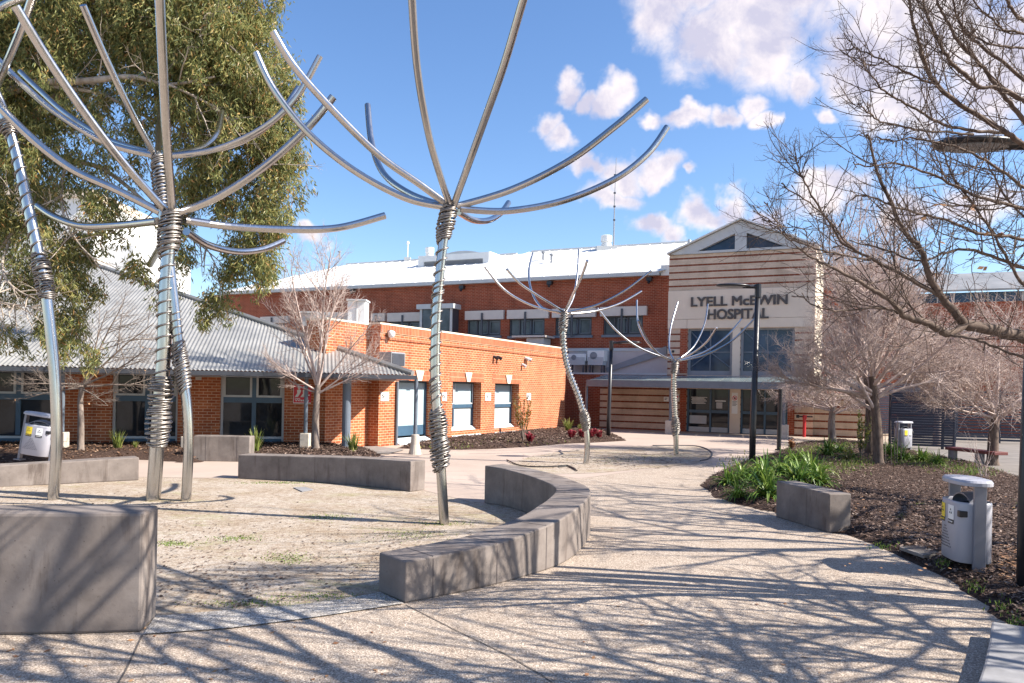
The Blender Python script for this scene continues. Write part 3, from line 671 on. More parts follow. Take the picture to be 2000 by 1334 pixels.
# cladding and the sloping grey band above it
z688, z730 = FH.hit(1220, 686, FB)[1], zK + .1
mb = MB(); FH.box(mb, FH.hit(1112, 700, FB)[0], aT0 - .01, FB + .055, FB + .12, z730, z688); part(mb, 'cladding', 'mauve', HL)
mb = MB(); FH.box(mb, FH.hit(1112, 700, FB)[0] - .1, aT0 - .01, FB + .055, FB + .16, z688 + .003, z688 + .16); part(mb, 'cladding_cap', 'lightgrey', HL)
p0, p1 = FH.hit(1186, 727, FB + .2), FH.hit(1302, 676, FB + .2)
mb = MB(); mb.prism([FH.P(p0[0], FB + .125, p0[1]), FH.P(p1[0], FB + .125, p1[1] - .42), FH.P(p1[0], FB + .125, p1[1]), FH.P(p0[0] - .1, FB + .125, p0[1] + .22)], un * .12); part(mb, 'sloping_flashing', 'grey', HL)
# entrance tower
wl = lambda x0, x1, y0, y1: (FH.hit(x0, (y0 + y1) / 2)[0], FH.hit(x1, (y0 + y1) / 2)[0], FH.hit((x0 + x1) / 2, y1)[1], FH.hit((x0 + x1) / 2, y0)[1])
hw1 = wl(1343, 1430, 642, 733); hw2 = wl(1446, 1552, 640, 733); hd1 = wl(1341, 1425, 760, 844); hd2 = wl(1446, 1538, 762, 851)
hw2 = (hw2[0], hw2[1], hw1[2], hw1[3]); hd1 = (hd1[0], hd1[1], .0, hd1[3]); hd2 = (hd2[0], hd2[1], .0, hd1[3])
mb = MB(); FH.wall(mb, aT0, aT1, 0, zTt, .0, .3, (hw1, hw2, hd1, hd2)); part(mb, 'tower_wall', 'striped', HL)
mb = MB(); FH.box(mb, aT1 - .3, aT1 - .001, -9, -.301, 0, zTt); FH.box(mb, aT0 + .001, aT0 + .3, -9, -.301, 0, zTt); part(mb, 'tower_side_wall', 'cream_stone', HL)
mb = MB(); FH.box(mb, aT0 + .31, aT1 - .31, -9, -.31, zTt - .6, zTt - .1); part(mb, 'tower_roof', 'lightgrey', HL)
zs1 = (FH.hit(1306, 571)[1] + FH.hit(1520, 560)[1]) / 2; zs0 = FH.hit(1340, 624)[1]; zs00 = FH.hit(1380, 641)[1]
mb = MB(); FH.box(mb, aT0 - .003, aT1 + .003, .003, .05, zs0 + .008, zs1); FH.box(mb, aT0 - .003, aT0 + .95, .003, .05, zs00, zs0 - .008)
FH.box(mb, aT0 + .966, aT1 + .003, .003, .05, zs00, zs0 - .008); part(mb, 'sign_panel', 'cream', HL)
for q in ((FH.hit(1328, 700)[0], hw1[0] - .01, .004, .035, zK + .1, zs00 - .01), (FH.hit(1328, 800)[0], hd1[0] - .01, .024, .06, 0, hd1[3] + .3), (hd2[1] + .01, FH.hit(1552, 800)[0], .004, .045, 0, hd1[3] + .3)):
    mb = MB(); FH.box(mb, *q); part(mb, 'brick_pier', 'brick_far', HL)
mb = MB(); FH.box(mb, hw1[1] + .01, hw2[0] - .01, .004, .06, hd1[3] + .6, zs00 - .01); FH.box(mb, hd1[1] + .01, hd2[0] - .01, .004, .05, 0, hd1[3] + .3); FH.box(mb, hw1[0] - .01, hw2[1], .004, .05, hd1[3] + .05, hw1[2] - .01); part(mb, 'cream_pillar', 'cream', HL)
z_l1, z_l2 = FH.hit(1350, 599.5)[1], FH.hit(1382, 624.5)[1]
lettering('LYELL McEWIN', FH.P(FH.hit(1350, 595)[0], .052, z_l1), FH.u, (0, 0, 1), FH.hit(1537, 590)[0] - FH.hit(1350, 595)[0], FH.hit(1350, 582)[1] - z_l1, .06, 'sign_lettering', 'letter', HL, strike=.04)
lettering('HOSPITAL', FH.P(FH.hit(1382, 620)[0], .052, z_l2), FH.u, (0, 0, 1), FH.hit(1500, 615)[0] - FH.hit(1382, 620)[0], FH.hit(1390, 605)[1] - FH.hit(1390, 624)[1], .06, 'sign_lettering', 'letter', HL, strike=.04)
for h in (hw1, hw2):                                       # tall tower windows, braces seen behind the glass
    a0, a1, z0, z1 = h; fr = MB()
    FH.box(fr, a0, a1, -.22, -.10, z0, z0 + .22); FH.box(fr, a0, a1, -.22, -.12, z1 - .08, z1); FH.box(fr, a0, a0 + .12, -.22, -.11, z0 + .22, z1 - .08); FH.box(fr, a1 - .12, a1, -.22, -.11, z0 + .22, z1 - .08)
    w = part(fr, 'tower_window', 'grey', HL)
    gm = MB(); FH.box(gm, a0, a1, -.29, -.225, z0, z1); part(gm, 'pane', 'glassblue', w)
    br = MB(); c = (a0 + a1) / 2; zc = (z0 + z1) / 2
    for x0, y0, x1, y1 in ((a0, z1, c, zc), (c, zc, a1, z0 + .3), (c, zc, a0, z0 + .3)): br.tube([FH.P(x0, -.205, y0), FH.P(x1, -.205, y1)], .035, 5)
    FH.box(br, c - .03, c + .03, -.223, -.19, z0, z1); FH.box(br, a0, a1, -.223, -.188, zc - .03, zc + .03); part(br, 'brace', 'bluegrey', w)
def doors(h, name, split):
    a0, a1, z0, z1 = h; fr = MB(); zr = z0 + (z1 - z0) * .45
    FH.box(fr, a0, a1, -.14, -.08, zr, zr + .14)
    for c in (a0, a0 + (a1 - a0) * split, a1 - .09): FH.box(fr, c, c + .09, -.15, -.07, z0 + .02, z1)
    d = part(fr, name, 'blueframe', HL)
    gm = MB(); FH.box(gm, a0, a1, -.24, -.16, z0, z1); part(gm, 'glass', 'glass', d)
    kp = MB(); FH.box(kp, a0 + .1, a0 + (a1 - a0) * split, -.145, -.10, z0 + .02, z0 + .26); FH.box(kp, a0 + (a1 - a0) * split + .095, a1 - .1, -.145, -.10, z0 + .02, z0 + .26); part(kp, 'kick_plate', 'lightgrey', d)
    return d
d1 = doors(hd1, 'entrance_door', .53); d2 = doors(hd2, 'entrance_door', .5)
# notices on the doors and pillar
mb = MB(); a0, a1, z0, z1 = hd1; H_ = z1 - z0; Wd = a1 - a0
for k in range(6): zz = z0 + H_ * (.80 - .028 * k); FH.box(mb, a0 + Wd * (.09 + .02 * (k % 2)), a0 + Wd * (.46 - .03 * ((k * 2) % 3)), -.157, -.150, zz, zz + .028)
FH.box(mb, a0 + Wd * .66, a0 + Wd * .90, -.157, -.15, z0 + H_ * .72, z0 + H_ * .745); part(mb, 'door_notice', 'signwhite', d1)
mb = MB(); FH.box(mb, a0 + Wd * .06, a0 + Wd * .46, -.157, -.13, z0 + .42, z0 + .82); part(mb, 'poster', 'lightgrey', d1); mb = MB(); FH.box(mb, a0 + Wd * .68, a0 + Wd * .82, -.157, -.14, z0 + H_ * .56, z0 + H_ * .70); part(mb, 'poster', 'lightgrey', d1)
# gable
ga0, gz0 = FH.hit(1311, 494); gaA, gzA = FH.hit(1448, 431.5); ga1 = 2 * gaA - ga0; gz0 = zTt + .01
t = .42; D = .10
mb = MB()
mb.prism([FH.P(ga0, -.35, gz0 + .05), FH.P(ga0 + .15, -.35, gz0 - .003 + .02), FH.P(ga0 + 1.1, -.35, gz0 + .02), FH.P(gaA, -.35, gzA - t * 1.15), FH.P(gaA, -.35, gzA), ], un * (.35 + D))
mb.prism([FH.P(gaA, -.35, gzA), FH.P(gaA, -.35, gzA - t * 1.15), FH.P(ga1 - 1.1, -.35, gz0 + .02), FH.P(ga1 - .15, -.35, gz0 + .02), FH.P(ga1, -.35, gz0 + .05)], un * (.35 + D))
FH.box(mb, gaA - .27, gaA + .27, -.34, D - .003, gz0 + .003, gzA - t)
FH.box(mb, ga0 + .2, ga1 - .2, -.34, D - .006, gz0 + .003, gz0 + .12)
FH.box(mb, FH.hit(1345.5, 488)[0] - .05, FH.hit(1345.5, 488)[0] + .05, -.3, D - .05, gz0 + .121, gz0 + .75)
gb = part(mb, 'gable', 'lightgrey', HL)
mb = MB(); mb.prism([FH.P(ga0 + .6, -.25, gz0 + .02), FH.P(ga1 - .6, -.25, gz0 + .02), FH.P(gaA, -.25, gzA - .25)], un * .08); part(mb, 'gable_glass', 'glassblue', gb)
mb = MB()
for sgn, aa in ((-1, ga0 - .15), (1, ga1 + .15)):
    q = [FH.P(aa, .28, gz0 + .02), FH.P(gaA, .28, gzA + .04), FH.P(gaA, -12, gzA + .04), FH.P(aa, -12, gz0 + .02)]; up = Vector((0, 0, .07)); mb.hexa(q + [p + up for p in q])
part(mb, 'gable_roof', 'whiteroof', HL, uv=False)
# entrance canopy
cd = 2.7; ac0, zc1 = FH.hit(1148, 744, cd); ac1 = FH.hit(1700, 770, cd)[0]; zcb = FH.hit(1300, 757, cd)[1]; zct = FH.hit(1300, 745.5, cd)[1]; zcw = FH.hit(1260, 733.5, .1)[1]
mb = MB()
for i in range(12):
    b0, b1 = ac0 + (ac1 - ac0) * i / 12 + .02, ac0 + (ac1 - ac0) * (i + 1) / 12 - .02
    q = [FH.P(b0, cd - .05, zct + .01), FH.P(b1, cd - .05, zct + .01), FH.P(b1, .10, zcw), FH.P(b0, .10, zcw)]; mb.hexa(q + [p + Vector((0, 0, .02)) for p in q])
cn = part(mb, 'canopy', 'canopyglass', HL)
mb = MB(); FH.box(mb, ac0 - .05, ac1, cd - .02, cd + .08, zcb, zct + .05); FH.box(mb, ac0 - .05, ac0 + .05, .1, cd - .021, zcb, zct); part(mb, 'fascia_beam', 'bluegrey', cn)
mb = MB()
for i in range(13): b = ac0 + (ac1 - ac0) * i / 12; mb.tube([FH.P(b, cd - .05, zct - .04), FH.P(b, .1, zcw - .04)], .035, 5)
part(mb, 'rafter', 'grey', cn)
for x, yb, pl in ((1145, 838, 0), (1309.5, 846, .62), (1531, 862, .62)):
    a = FH.hit(x, 800, cd - .1)[0]
    mb = MB(); b = FH.P(a, cd - .1, 0); mb.tube([b + Vector((0, 0, pl)), b + Vector((0, 0, zcb + .02))], .07, 10); po = part(mb, 'canopy_post', 'bluegrey', cn)
    if pl: mb = MB(); FH.box(mb, a - .2, a + .2, cd - .3, cd + .1, 0, pl); part(mb, 'plinth', 'plinth', po, bevel=.02)
# the wing to the right of the tower
FR = -7.0; aX0 = aT1 - .2; aX1 = FH.hit(1757, 600, FR)[0]; zX = FH.hit(1690, 517, FR)[1]
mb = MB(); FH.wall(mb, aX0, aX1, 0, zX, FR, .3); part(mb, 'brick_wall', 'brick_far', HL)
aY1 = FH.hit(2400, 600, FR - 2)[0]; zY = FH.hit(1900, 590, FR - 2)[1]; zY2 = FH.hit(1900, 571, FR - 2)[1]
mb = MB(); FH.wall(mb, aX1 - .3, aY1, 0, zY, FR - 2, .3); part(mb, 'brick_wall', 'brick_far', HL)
mb = MB(); FH.box(mb, aX1 + .2, aY1, FR - 2.2, FR - 2.02, zY, zY2); cg = part(mb, 'clerestory_glazing', 'glassblue', HL)
mb = MB(); a = aX1 + .3
while a < aY1 - .2: FH.box(mb, a, a + .06, FR - 2.018, FR - 1.95, zY, zY2); a += .78
part(mb, 'mullion', 'lightgrey', cg)
mb = MB(); q = [FH.P(aX1 + .1, FR - 1.5, zY2 + .01), FH.P(aY1, FR - 1.5, zY2 + .01), FH.P(aY1, FR - 6.5, zY2 + 1.55), FH.P(aX1 + .1, FR - 6.5, zY2 + 1.55)]; mb.hexa(q + [p + Vector((0, 0, .1)) for p in q]); part(mb, 'roof', 'zinc', HL, uv=False)
mb = MB(); FH.box(mb, aX1 + .2, aX1 + 5, FR - 1.99, FR - .5, FH.hit(1800, 658, FR - 2)[1], FH.hit(1800, 646, FR - 2)[1]); part(mb, 'awning', 'white', HL)
aZ0 = FH.hit(1552, 800)[0]; aZ1 = FH.hit(1705, 800)[0]; zZ = FH.hit(1600, 768)[1]
mb = MB(); FH.wall(mb, aT1 + .003, aZ1, 0, zZ, -.3, .25); part(mb, 'banded_wall', 'striped', HL)

# things standing on or hung from the hospital
def fbox_thing(name, label, cat, fr, px, d0, d1, mat, group=None, bevel=.02):
    mb = MB(); fr.pbox(mb, *px, d0, d1); c = sum((Vector(v) for v in mb.v), Vector()) / len(mb.v)
    t = thing(name, label, cat, c, group); mb.build('casing', mat, t, bevel=bevel); return t, c
for i, (px, lb) in enumerate((((1107, 691, 1144, 705.5), 'pale air conditioner beside the lamp pole, left one of the pair on the ledge'), ((1147, 684.5, 1180, 705), 'taller boxy air conditioner on the ledge beside the sloping grey flashing'))):
    t, c = fbox_thing('air_conditioner', lb, 'air conditioner', FH, px, -.85, -.25, 'white', 'air conditioners on the brick ledge')
    a0, z1 = FH.hit(px[0], px[1], -.25); a1, z0 = FH.hit(px[2], px[3], -.25)
    mb = MB(); cx = a0 + (a1 - a0) * .38; cz = (z0 + z1) / 2
    ring = [FH.P(cx + math.cos(q) * (z1 - z0) * .36, -.24, cz + math.sin(q) * (z1 - z0) * .36) for q in [2 * math.pi * j / 18 for j in range(18)]]; mb.prism(ring, FH.n * .02); mb.build('fan_grille', 'grey', t)
    mb = MB(); FH.box(mb, a0 + .05, a1 - .05, -.8, -.22, zK + .5, zK + .92); mb.build('tray', 'lightgrey', t)
    mb = MB()
    for q in (a0 + .15, a1 - .15):
        for d in (-.75, -.3): FH.box(mb, q - .04, q + .04, d - .04, d + .04, zK + .09, zK + .5)
    mb.build('stand', 'darkframe', t)
t, c = fbox_thing('rooftop_fan_unit', 'grey box unit with a wide pale tray under the third upper window', 'air conditioner', FH, (1028, 660, 1062, 674), FB + .2, FB + 1.2, 'lightgrey')
mb = MB(); a = FH.hit(1045, 660, FB + 1.2)[0]; z = FH.hit(1045, 659, FB + 1.2)[1]; FH.box(mb, a - 1.3, a + .7, FB + .1, FB + 1.4, z, z + .1); mb.build('tray', 'shutter', t)
p = roofpoint(1184, 486); k = 40.5
t = thing('roof_cowl', 'fat white cylindrical roof vent beside the tall mast on the ridge', 'roof vent', p)
pz = at(1184, 461, p.y).z - p.z
mb = MB(); mb.lathe(p, [(.34, -.3), (.34, .3), (.29, .32), (.29, .42), (.36, .44), (.36, pz), (.3, pz + .03)], 20); mb.build('cowl', 'white', t, smooth=False)
mb = MB(); mb.box(p.x - .65, p.x + .65, p.y - .4, p.y + .4, p.z - .4, p.z + .12); mb.build('flashing', 'lightgrey', t)
p = at(839, 500, roofpoint(822, 510).y + 3)
t = thing('roof_cowl', 'small white cylindrical roof vent beside the plant room', 'roof vent', p)
mb = MB(); mb.lathe(p, [(.30, -1.5), (.30, .1), (.27, .12), (.27, .2), (.33, .22), (.33, at(839, 484, p.y).z - p.z)], 18); mb.build('cowl', 'white', t)
p = roofpoint(1198.5, 484); zt_ = at(1201, 308, p.y).z
t = thing('radio_mast', 'tall thin radio mast rising from the white roof', 'mast', p)
mb = MB(); mb.tube([p, (p.x, p.y, (p.z + zt_) / 2), (p.x + .06, p.y, zt_)], [.05, .032, .015], 6); mb.build('mast', 'grey', t)
for f in (.3, .45, .6, .8): z = p.z + (zt_ - p.z) * f; mb = MB(); mb.box(p.x - .07, p.x + .07, p.y - .04, p.y + .04, z, z + .10); mb.build('bracket', 'darkframe', t)
p = roofpoint(796, 509); zt_ = at(796, 474, p.y).z
t = thing('antenna', 'short white whip antenna on the ridge left of the plant room', 'antenna', p)
mb = MB(); mb.tube([p, (p.x, p.y, zt_)], .035, 6); mb.build('rod', 'white', t)
mb = MB(); mb.box(p.x - .22, p.x + .22, p.y - .2, p.y + .2, p.z - .1, p.z + .22); mb.build('base', 'lightgrey', t)
mb = MB(); mb.lathe((p.x, p.y, zt_), [(.02, -.15), (.10, -.08), (.10, .06), (.02, .12)], 8); mb.build('tip', 'white', t)
for x, y, s in ((663, 497, 1), (556, 536, 0), (1061, 502, 0), (1077, 507, 1)):
    p = roofpoint(x, y + 6)
    mb = MB(); mb.tube([p - Vector((0, 0, .1)), p + Vector((0, 0, .42))], .06, 8); mb.lathe(p + Vector((0, 0, .42)), [(.06, 0), (.12, .02), (.12, .10), (.04, .14)], 8)
    lb = {663: 'small roof pipe above the small bare tree', 556: 'small roof pipe nearest the left hip of the white roof', 1061: 'left roof pipe of the two beside the sloping roof strips', 1077: 'right roof pipe of the two beside the sloping roof strips'}[x]
    tag(mb.build('vent_pipe', 'grey', origin=p), lb, 'vent pipe', 'vent pipes on the hospital roof')
for i, (x, y) in enumerate(((692, 568), (905, 562), (1076, 553.5), (1270, 546))):
    a, z = FH.hit(x, y, FB); mb = MB(); FH.box(mb, a - .14, a + .14, FB + .003, FB + .3, z - .1, z + .1); mb.tube([FH.P(a, FB + .2, z - .08), FH.P(a, FB + .32, z - .2)], .08, 8)
    tag(mb.build('wall_light', 'black', origin=FH.P(a, FB, z)), ['small dark wall light above the white cupboard, under the white eave', 'small dark wall light above the bay window', 'small dark wall light behind the steel arms of the leaning sculpture', 'small dark wall light nearest the entrance tower'][i], 'wall light', 'wall lights under the hospital eave')
# notices by the entrance
def plate(name, label, fr, px, d, mat, cat='sign', group=None, rim=None):
    mb = MB(); fr.pbox(mb, *px, d, d + .02); c = sum((Vector(v) for v in mb.v), Vector()) / 8
    t = thing(name, label, cat, c, group); mb.build('panel', mat, t); return t
def disc(fr, x, y, d, r, th=.006):
    a, z = fr.hit(x, y, d); mb = MB(); mb.prism([fr.P(a + r * math.cos(2 * math.pi * k / 24), d, z + r * math.sin(2 * math.pi * k / 24)) for k in range(24)], fr.n * th); return mb
def ringm(fr, x, y, d, r, w, th=.006):
    a, z = fr.hit(x, y, d); mb = MB(); n = 24
    for k in range(n):
        q0, q1 = 2 * math.pi * k / n, 2 * math.pi * (k + 1) / n
        pt = lambda q, rr: fr.P(a + rr * math.cos(q), d, z + rr * math.sin(q)); mb.prism([pt(q0, r - w), pt(q0, r), pt(q1, r), pt(q1, r - w)], fr.n * th)
    p, q = fr.P(a - r * .7, d, z + r * .7), fr.P(a + r * .7, d, z - r * .7); s = (fr.u + Vector((0, 0, 1))) * w * .4; mb.prism([p - s, q - s, q + s, p + s], fr.n * th); return mb
t = plate('prohibition_notice', 'tall white notice with a red prohibition ring on the entrance pillar', FH, (1429.5, 767, 1441, 808), .052, 'signwhite')
ringm(FH, 1435, 777.5, .075, .115, .026).build('red_ring', 'signred', t); disc(FH, 1435, 777.8, .074, .05, .003).build('camera_symbol', 'ink', t)
mb = MB(); a, z = FH.hit(1430.5, 784, .074)
for k in range(4): FH.box(mb, a, a + .22 - .05 * (k % 2), .0735, .077, z - .06 * k - .03, z - .06 * k)
mb.build('print', 'grey', t)
t = plate('wall_notice', 'small white notice on the banded wall left of the pale entrance post', FH, (1296.5, 775, 1306, 784), .021, 'signwhite')
mb = MB(); a, z = FH.hit(1298, 777, .043); FH.box(mb, a, a + .14, .0425, .046, z - .03, z + .0); FH.box(mb, a, a + .10, .0425, .046, z - .1, z - .07); mb.build('print', 'ink', t)
t = plate('wall_notice', 'pale notice half hidden behind the wire wrapped pole of the farthest sculpture', FH, (1320, 769, 1326.5, 784), .021, 'signwhite')
mb = MB(); a, z = FH.hit(1321, 773, .043); FH.box(mb, a, a + .1, .0425, .046, z - .1, z); mb.build('print', 'signred', t)
t = plate('wall_notice', 'wide white notice on the banded wall right of the doors', FH, (1567, 783, 1592, 793), -.296, 'signwhite')
mb = MB(); a, z = FH.hit(1569, 786, -.27); FH.box(mb, a, a + .5, -.2755, -.272, z - .06, z); mb.build('print', 'grey', t)
disc(FH, 1314.8, 687, .003, .07, .03)
mb = disc(FH, 1314.8, 686.5, .003, .065, .05); tag(mb.build('round_wall_vent', 'black', uv=False), 'round black vent on the striped tower pier', 'vent')
b = FH.P(FH.hit(1571, 830, .6)[0], .6, 0)
t = thing('red_standpipe', 'red standpipe against the striped wall right of the doors', 'standpipe', b)
mb = MB(); mb.tube([b, b + Vector((0, 0, 1.0))], .075, 10); mb.tube([b + Vector((0, 0, .85)), b + Vector((.02, 0, 1.02))], .1, 10); mb.build('riser', 'redpaint', t)
mb = MB(); q = b + Vector((0, 0, .95)); mb.tube([q - FH.u * .3, q + FH.u * .35], .035, 8); mb.tube([q - FH.u * .36, q - FH.u * .22], .08, 10); mb.build('valve', 'black', t)

# ---------------------------------------------------------------- the orange brick wing
FW = Fr(gr(738, 873), (.463, .886))
WG = thing('brick_wing', 'flat topped bright orange brick wing with three frosted windows', 'building', FW.P(5, -3, 0))
aE = FW.hit(1104, 760)[0]; zP = FW.hit(800, 641)[1]
def fwo(x0, x1, y0, y1, zmin=None):
    a0, a1 = FW.hit(x0, (y0 + y1) / 2)[0], FW.hit(x1, (y0 + y1) / 2)[0]; zt = FW.hit((x0 + x1) / 2, y0)[1]; zb = FW.hit((x0 + x1) / 2, y1)[1]; return (a0, a1, max(.03, zb) if zmin is None else zmin, zt)
h0 = fwo(778, 846, 744, 857, .06); h1 = fwo(883, 939, 746, 853, .32); h2 = fwo(966, 1013, 749.5, 845, .30)
mb = MB(); FW.wall(mb, 0, aE, 0, zP, 0, .45, (h0, h1, h2)); FW.wall(mb, 0, .45, 0, zP, -.451, 8.5); FW.wall(mb, aE - .45, aE, 0, zP, -.451, 8.5); mb2 = mb
part(mb, 'brick_wall', 'brick', WG)
mb = MB(); FW.box(mb, .46, aE - .46, -8.9, -.46, zP - .5, zP - .35); part(mb, 'flat_roof', 'lightgrey', WG)
mb = MB(); FW.box(mb, -.05, aE + .03, -.5, .04, zP + .003, zP + .06); part(mb, 'parapet_capping', 'cream_stone', WG)
zc = FW.hit(800, 668)[1]
mb = MB(); FW.box(mb, .002, aE - .002, .003, .035, zc, zc + .086); FW.box(mb, .002, aE - .002, .003, .03, zP - .26, zP); part(mb, 'brick_band', 'soldier', WG)
mb = MB(); FW.wall(mb, -2.05, -.01, 0, zP - .02, -.45, .8); part(mb, 'brick_return', 'brick', WG)
mb = MB(); FW.box(mb, -2.08, -.01, -1.28, -.42, zP - .017, zP + .04); part(mb, 'return_capping', 'cream_stone', WG)
def stepwin(h, rec, split, first):
    a0, a1, z0, z1 = h; fr = MB(); t = .065; D = -rec; zr = z0 + (z1 - z0) * (.46 if not first else .99)
    FW.box(fr, a0, a0 + t, D - .05, D, z0 + .1, z1); FW.box(fr, a1 - t, a1, D - .05, D, z0 + .1, z1); FW.box(fr, a0 + t, a1 - t, D - .05, D, z1 - t, z1)
    if not first:
        c = a0 + (a1 - a0) * split; FW.box(fr, c, c + t, D - .05, D + .003, z0 + .1, z1 - t); FW.box(fr, a0 + t, a1 - t, D - .045, D + .006, zr, zr + .14)
    w = part(fr, 'window', 'blueframe', WG)
    if first:
        gm = MB(); FW.box(gm, a0, a1, D - .09, D - .055, z0 + .55, z1); part(gm, 'pane', 'frost', w)
        gm = MB(); FW.box(gm, a0, a1, D - .09, D - .050, z0 + .2, z0 + .545); part(gm, 'lower_pane', 'blueframe', w)
    else:
        gm = MB(); FW.box(gm, a0, a1, D - .09, D - .055, zr + .1, z1); part(gm, 'pane', 'frost', w)
        gm = MB(); FW.box(gm, a0, a1, D - .09, D - .050, z0 + .1, zr + .095); part(gm, 'lower_pane', 'frostlow', w)
        wf = MB()
        for b0, b1 in ((a0 + t, c), (c + t, a1 - t)):
            FW.box(wf, b0, b0 + .03, D + .004, D + .012, zr + .15, z1 - t); FW.box(wf, b1 - .03, b1, D + .004, D + .012, zr + .15, z1 - t); FW.box(wf, b0 + .03, b1 - .03, D + .004, D + .012, zr + .15, zr + .19)
        part(wf, 'sash', 'white', w)
    si = MB(); q = [FW.P(a0 + .005, .10, max(.02, z0 - .25)), FW.P(a1 - .005, .10, max(.02, z0 - .25)), FW.P(a1 - .005, D + .008, z0 + .14), FW.P(a0 + .005, D + .008, z0 + .14)]
    up = Vector((0, 0, .05)); si.hexa([p - up for p in q] + q); part(si, 'sloped_sill', 'sill', w)
stepwin(h0, .30, .5, True); stepwin(h1, .36, .30, False); stepwin(h2, .36, .22, False)
mb = MB()
for h, ym in ((h0, 1), (h1, 1), (h2, 1)): FW.box(mb, h[0] - .22, h[1] + .22, .003, .012, h[3] + .004, h[3] + .36)
part(mb, 'soldier_lintel', 'soldier', WG)
mb = MB()
for h, px in ((h0, (810, 826, 722, 735)), (h1, (907, 920, 728, 745)), (h2, (986.5, 998, 732, 748))):
    c = (FW.hit(px[0], 730)[0] + FW.hit(px[1], 730)[0]) / 2; w = (FW.hit(px[1], 730)[0] - FW.hit(px[0], 730)[0]) / 2; z0 = h[3] + .006; z1 = z0 + .36
    k = MB(); k.prism([FW.P(c - w * .42, .013, z0), FW.P(c + w * .42, .013, z0), FW.P(c + w, .013, z1), FW.P(c - w, .013, z1)], FW.n * .05); part(k, 'keystone', 'cream_stone', WG, bevel=.008)
# fittings on the wing
NS = [(744, 766, 760, 783), (864.5, 766.5, 873, 783), (948.5, 767.5, 959, 782.5), (1029, 768, 1037, 781.5)]
NL = ['no smoking sign on the brick pier at the veranda corner', 'no smoking sign half behind the tall wire wrapped pole', 'no smoking sign between the two narrow frosted windows', 'no smoking sign behind the reddish shrub on the orange wall']
for px, lb in zip(NS, NL):
    t = plate('no_smoking_sign', lb, FW, px, .004, 'signwhite', 'sign', 'no smoking signs along the brick wing')
    xc = px[0] + (px[2] - px[0]) * .28; yc = (px[1] + px[3]) / 2
    ringm(FW, xc, yc - 1, .026, .075, .02).build('prohibition_ring', 'ink', t)
    mb = MB(); a, z = FW.hit(px[0] + (px[2] - px[0]) * .52, px[1] + 4, .026); ae = FW.hit(px[2] - 1, yc, .026)[0]
    for k in range(4): FW.box(mb, a, ae - (.04 if k % 2 else 0), .0255, .028, z - .05 * k - .02, z - .05 * k)
    mb.build('print', 'grey', t)
a, z = FW.hit(757, 648.5)
t = thing('dome_camera', 'white dome camera near the left top corner of the orange wall', 'camera', FW.P(a, 0, z))
mb = MB(); c = FW.P(a, .16, z); mb.lathe((c.x, c.y, c.z - .1), [(.02, -.10), (.09, -.07), (.12, 0), (.12, .1), (.06, .14)], 14); mb.build('dome', 'white', t, smooth=True)
mb = MB(); FW.box(mb, a - .05, a + .05, .003, .14, z - .02, z + .06); mb.build('bracket', 'lightgrey', t)
t, c = fbox_thing('wall_box', 'dark square vent box on the orange wall above the veranda corner', 'vent', FW, (765, 688, 792, 715), .003, .50, 'grey')
mb = MB(); a0, z1 = FW.hit(765, 690, .5); a1, z0 = FW.hit(790, 714, .5)
for k in range(7): z = z0 + (z1 - z0) * (k + .5) / 7; FW.box(mb, a0 + .03, a1 - .03, .50, .52, z - .03, z + .03)
mb.build('louvre', 'darkframe', t)
CL = ['left spotlight of the pair high on the orange wall', 'right spotlight of the pair high on the orange wall', 'twin white camera high on the orange wall', 'small camera below the twin camera on the orange wall']
for i, (x, y) in enumerate(((964, 697), (971, 697), (1025, 699), (1019, 712))):
    a, z = FW.hit(x, y); t = thing('wall_spotlight' if i < 2 else 'wall_camera', CL[i], 'spotlight' if i < 2 else 'camera', FW.P(a, 0, z))
    mb = MB(); FW.box(mb, a - .05, a + .05, .003, .06, z - .05, z + .05); mb.build('base', 'darkframe' if i < 2 else 'white', t)
    mb = MB(); mb.tube([FW.P(a, .05, z), FW.P(a + .02, .20, z - .09)], [.05, .075], 8)
    if i == 2: mb.tube([FW.P(a + .12, .05, z), FW.P(a + .22, .22, z - .1)], [.06, .085], 8)
    mb.build('barrel', 'black' if i < 2 else 'lightgrey', t)

# ---------------------------------------------------------------- the veranda building with the corrugated roof
U = Vector((.97, .243, 0)).normalized(); Nn = Vector((U.y, -U.x, 0))
FL = Fr(at(590, 800, 23.6), (.97, .243))
LB = thing('veranda_building', 'low red brick building under a corrugated grey roof with a deep veranda', 'building', FL.P(-4, -3, 0))
a1L = FL.hit(620, 800)[0]; a0L = FL.hit(-260, 800)[0]
def flo(x0, x1, y0, y1): return (FL.hit(x0, (y0 + y1) / 2)[0], FL.hit(x1, (y0 + y1) / 2)[0], .12, 2.34)
LW = [flo(-260, -90, 735, 857), flo(-70, 126, 735, 857), flo(218, 347, 735, 857), flo(430, 555, 735, 857)]
mb = MB(); FL.wall(mb, a0L, a1L, 0, 2.9, 0, .3, LW); FL.wall(mb, a1L - .3, a1L, 0, 2.9, -.301, .9); FL.wall(mb, a0L, a0L + .3, 0, 2.9, -.301, 10)
part(mb, 'brick_wall', 'brick', LB)
mb = MB(); FL.box(mb, a0L + .5, a1L - .4, -5.0, -4.9, 0, 2.9); part(mb, 'back_wall', 'brick_far', LB)
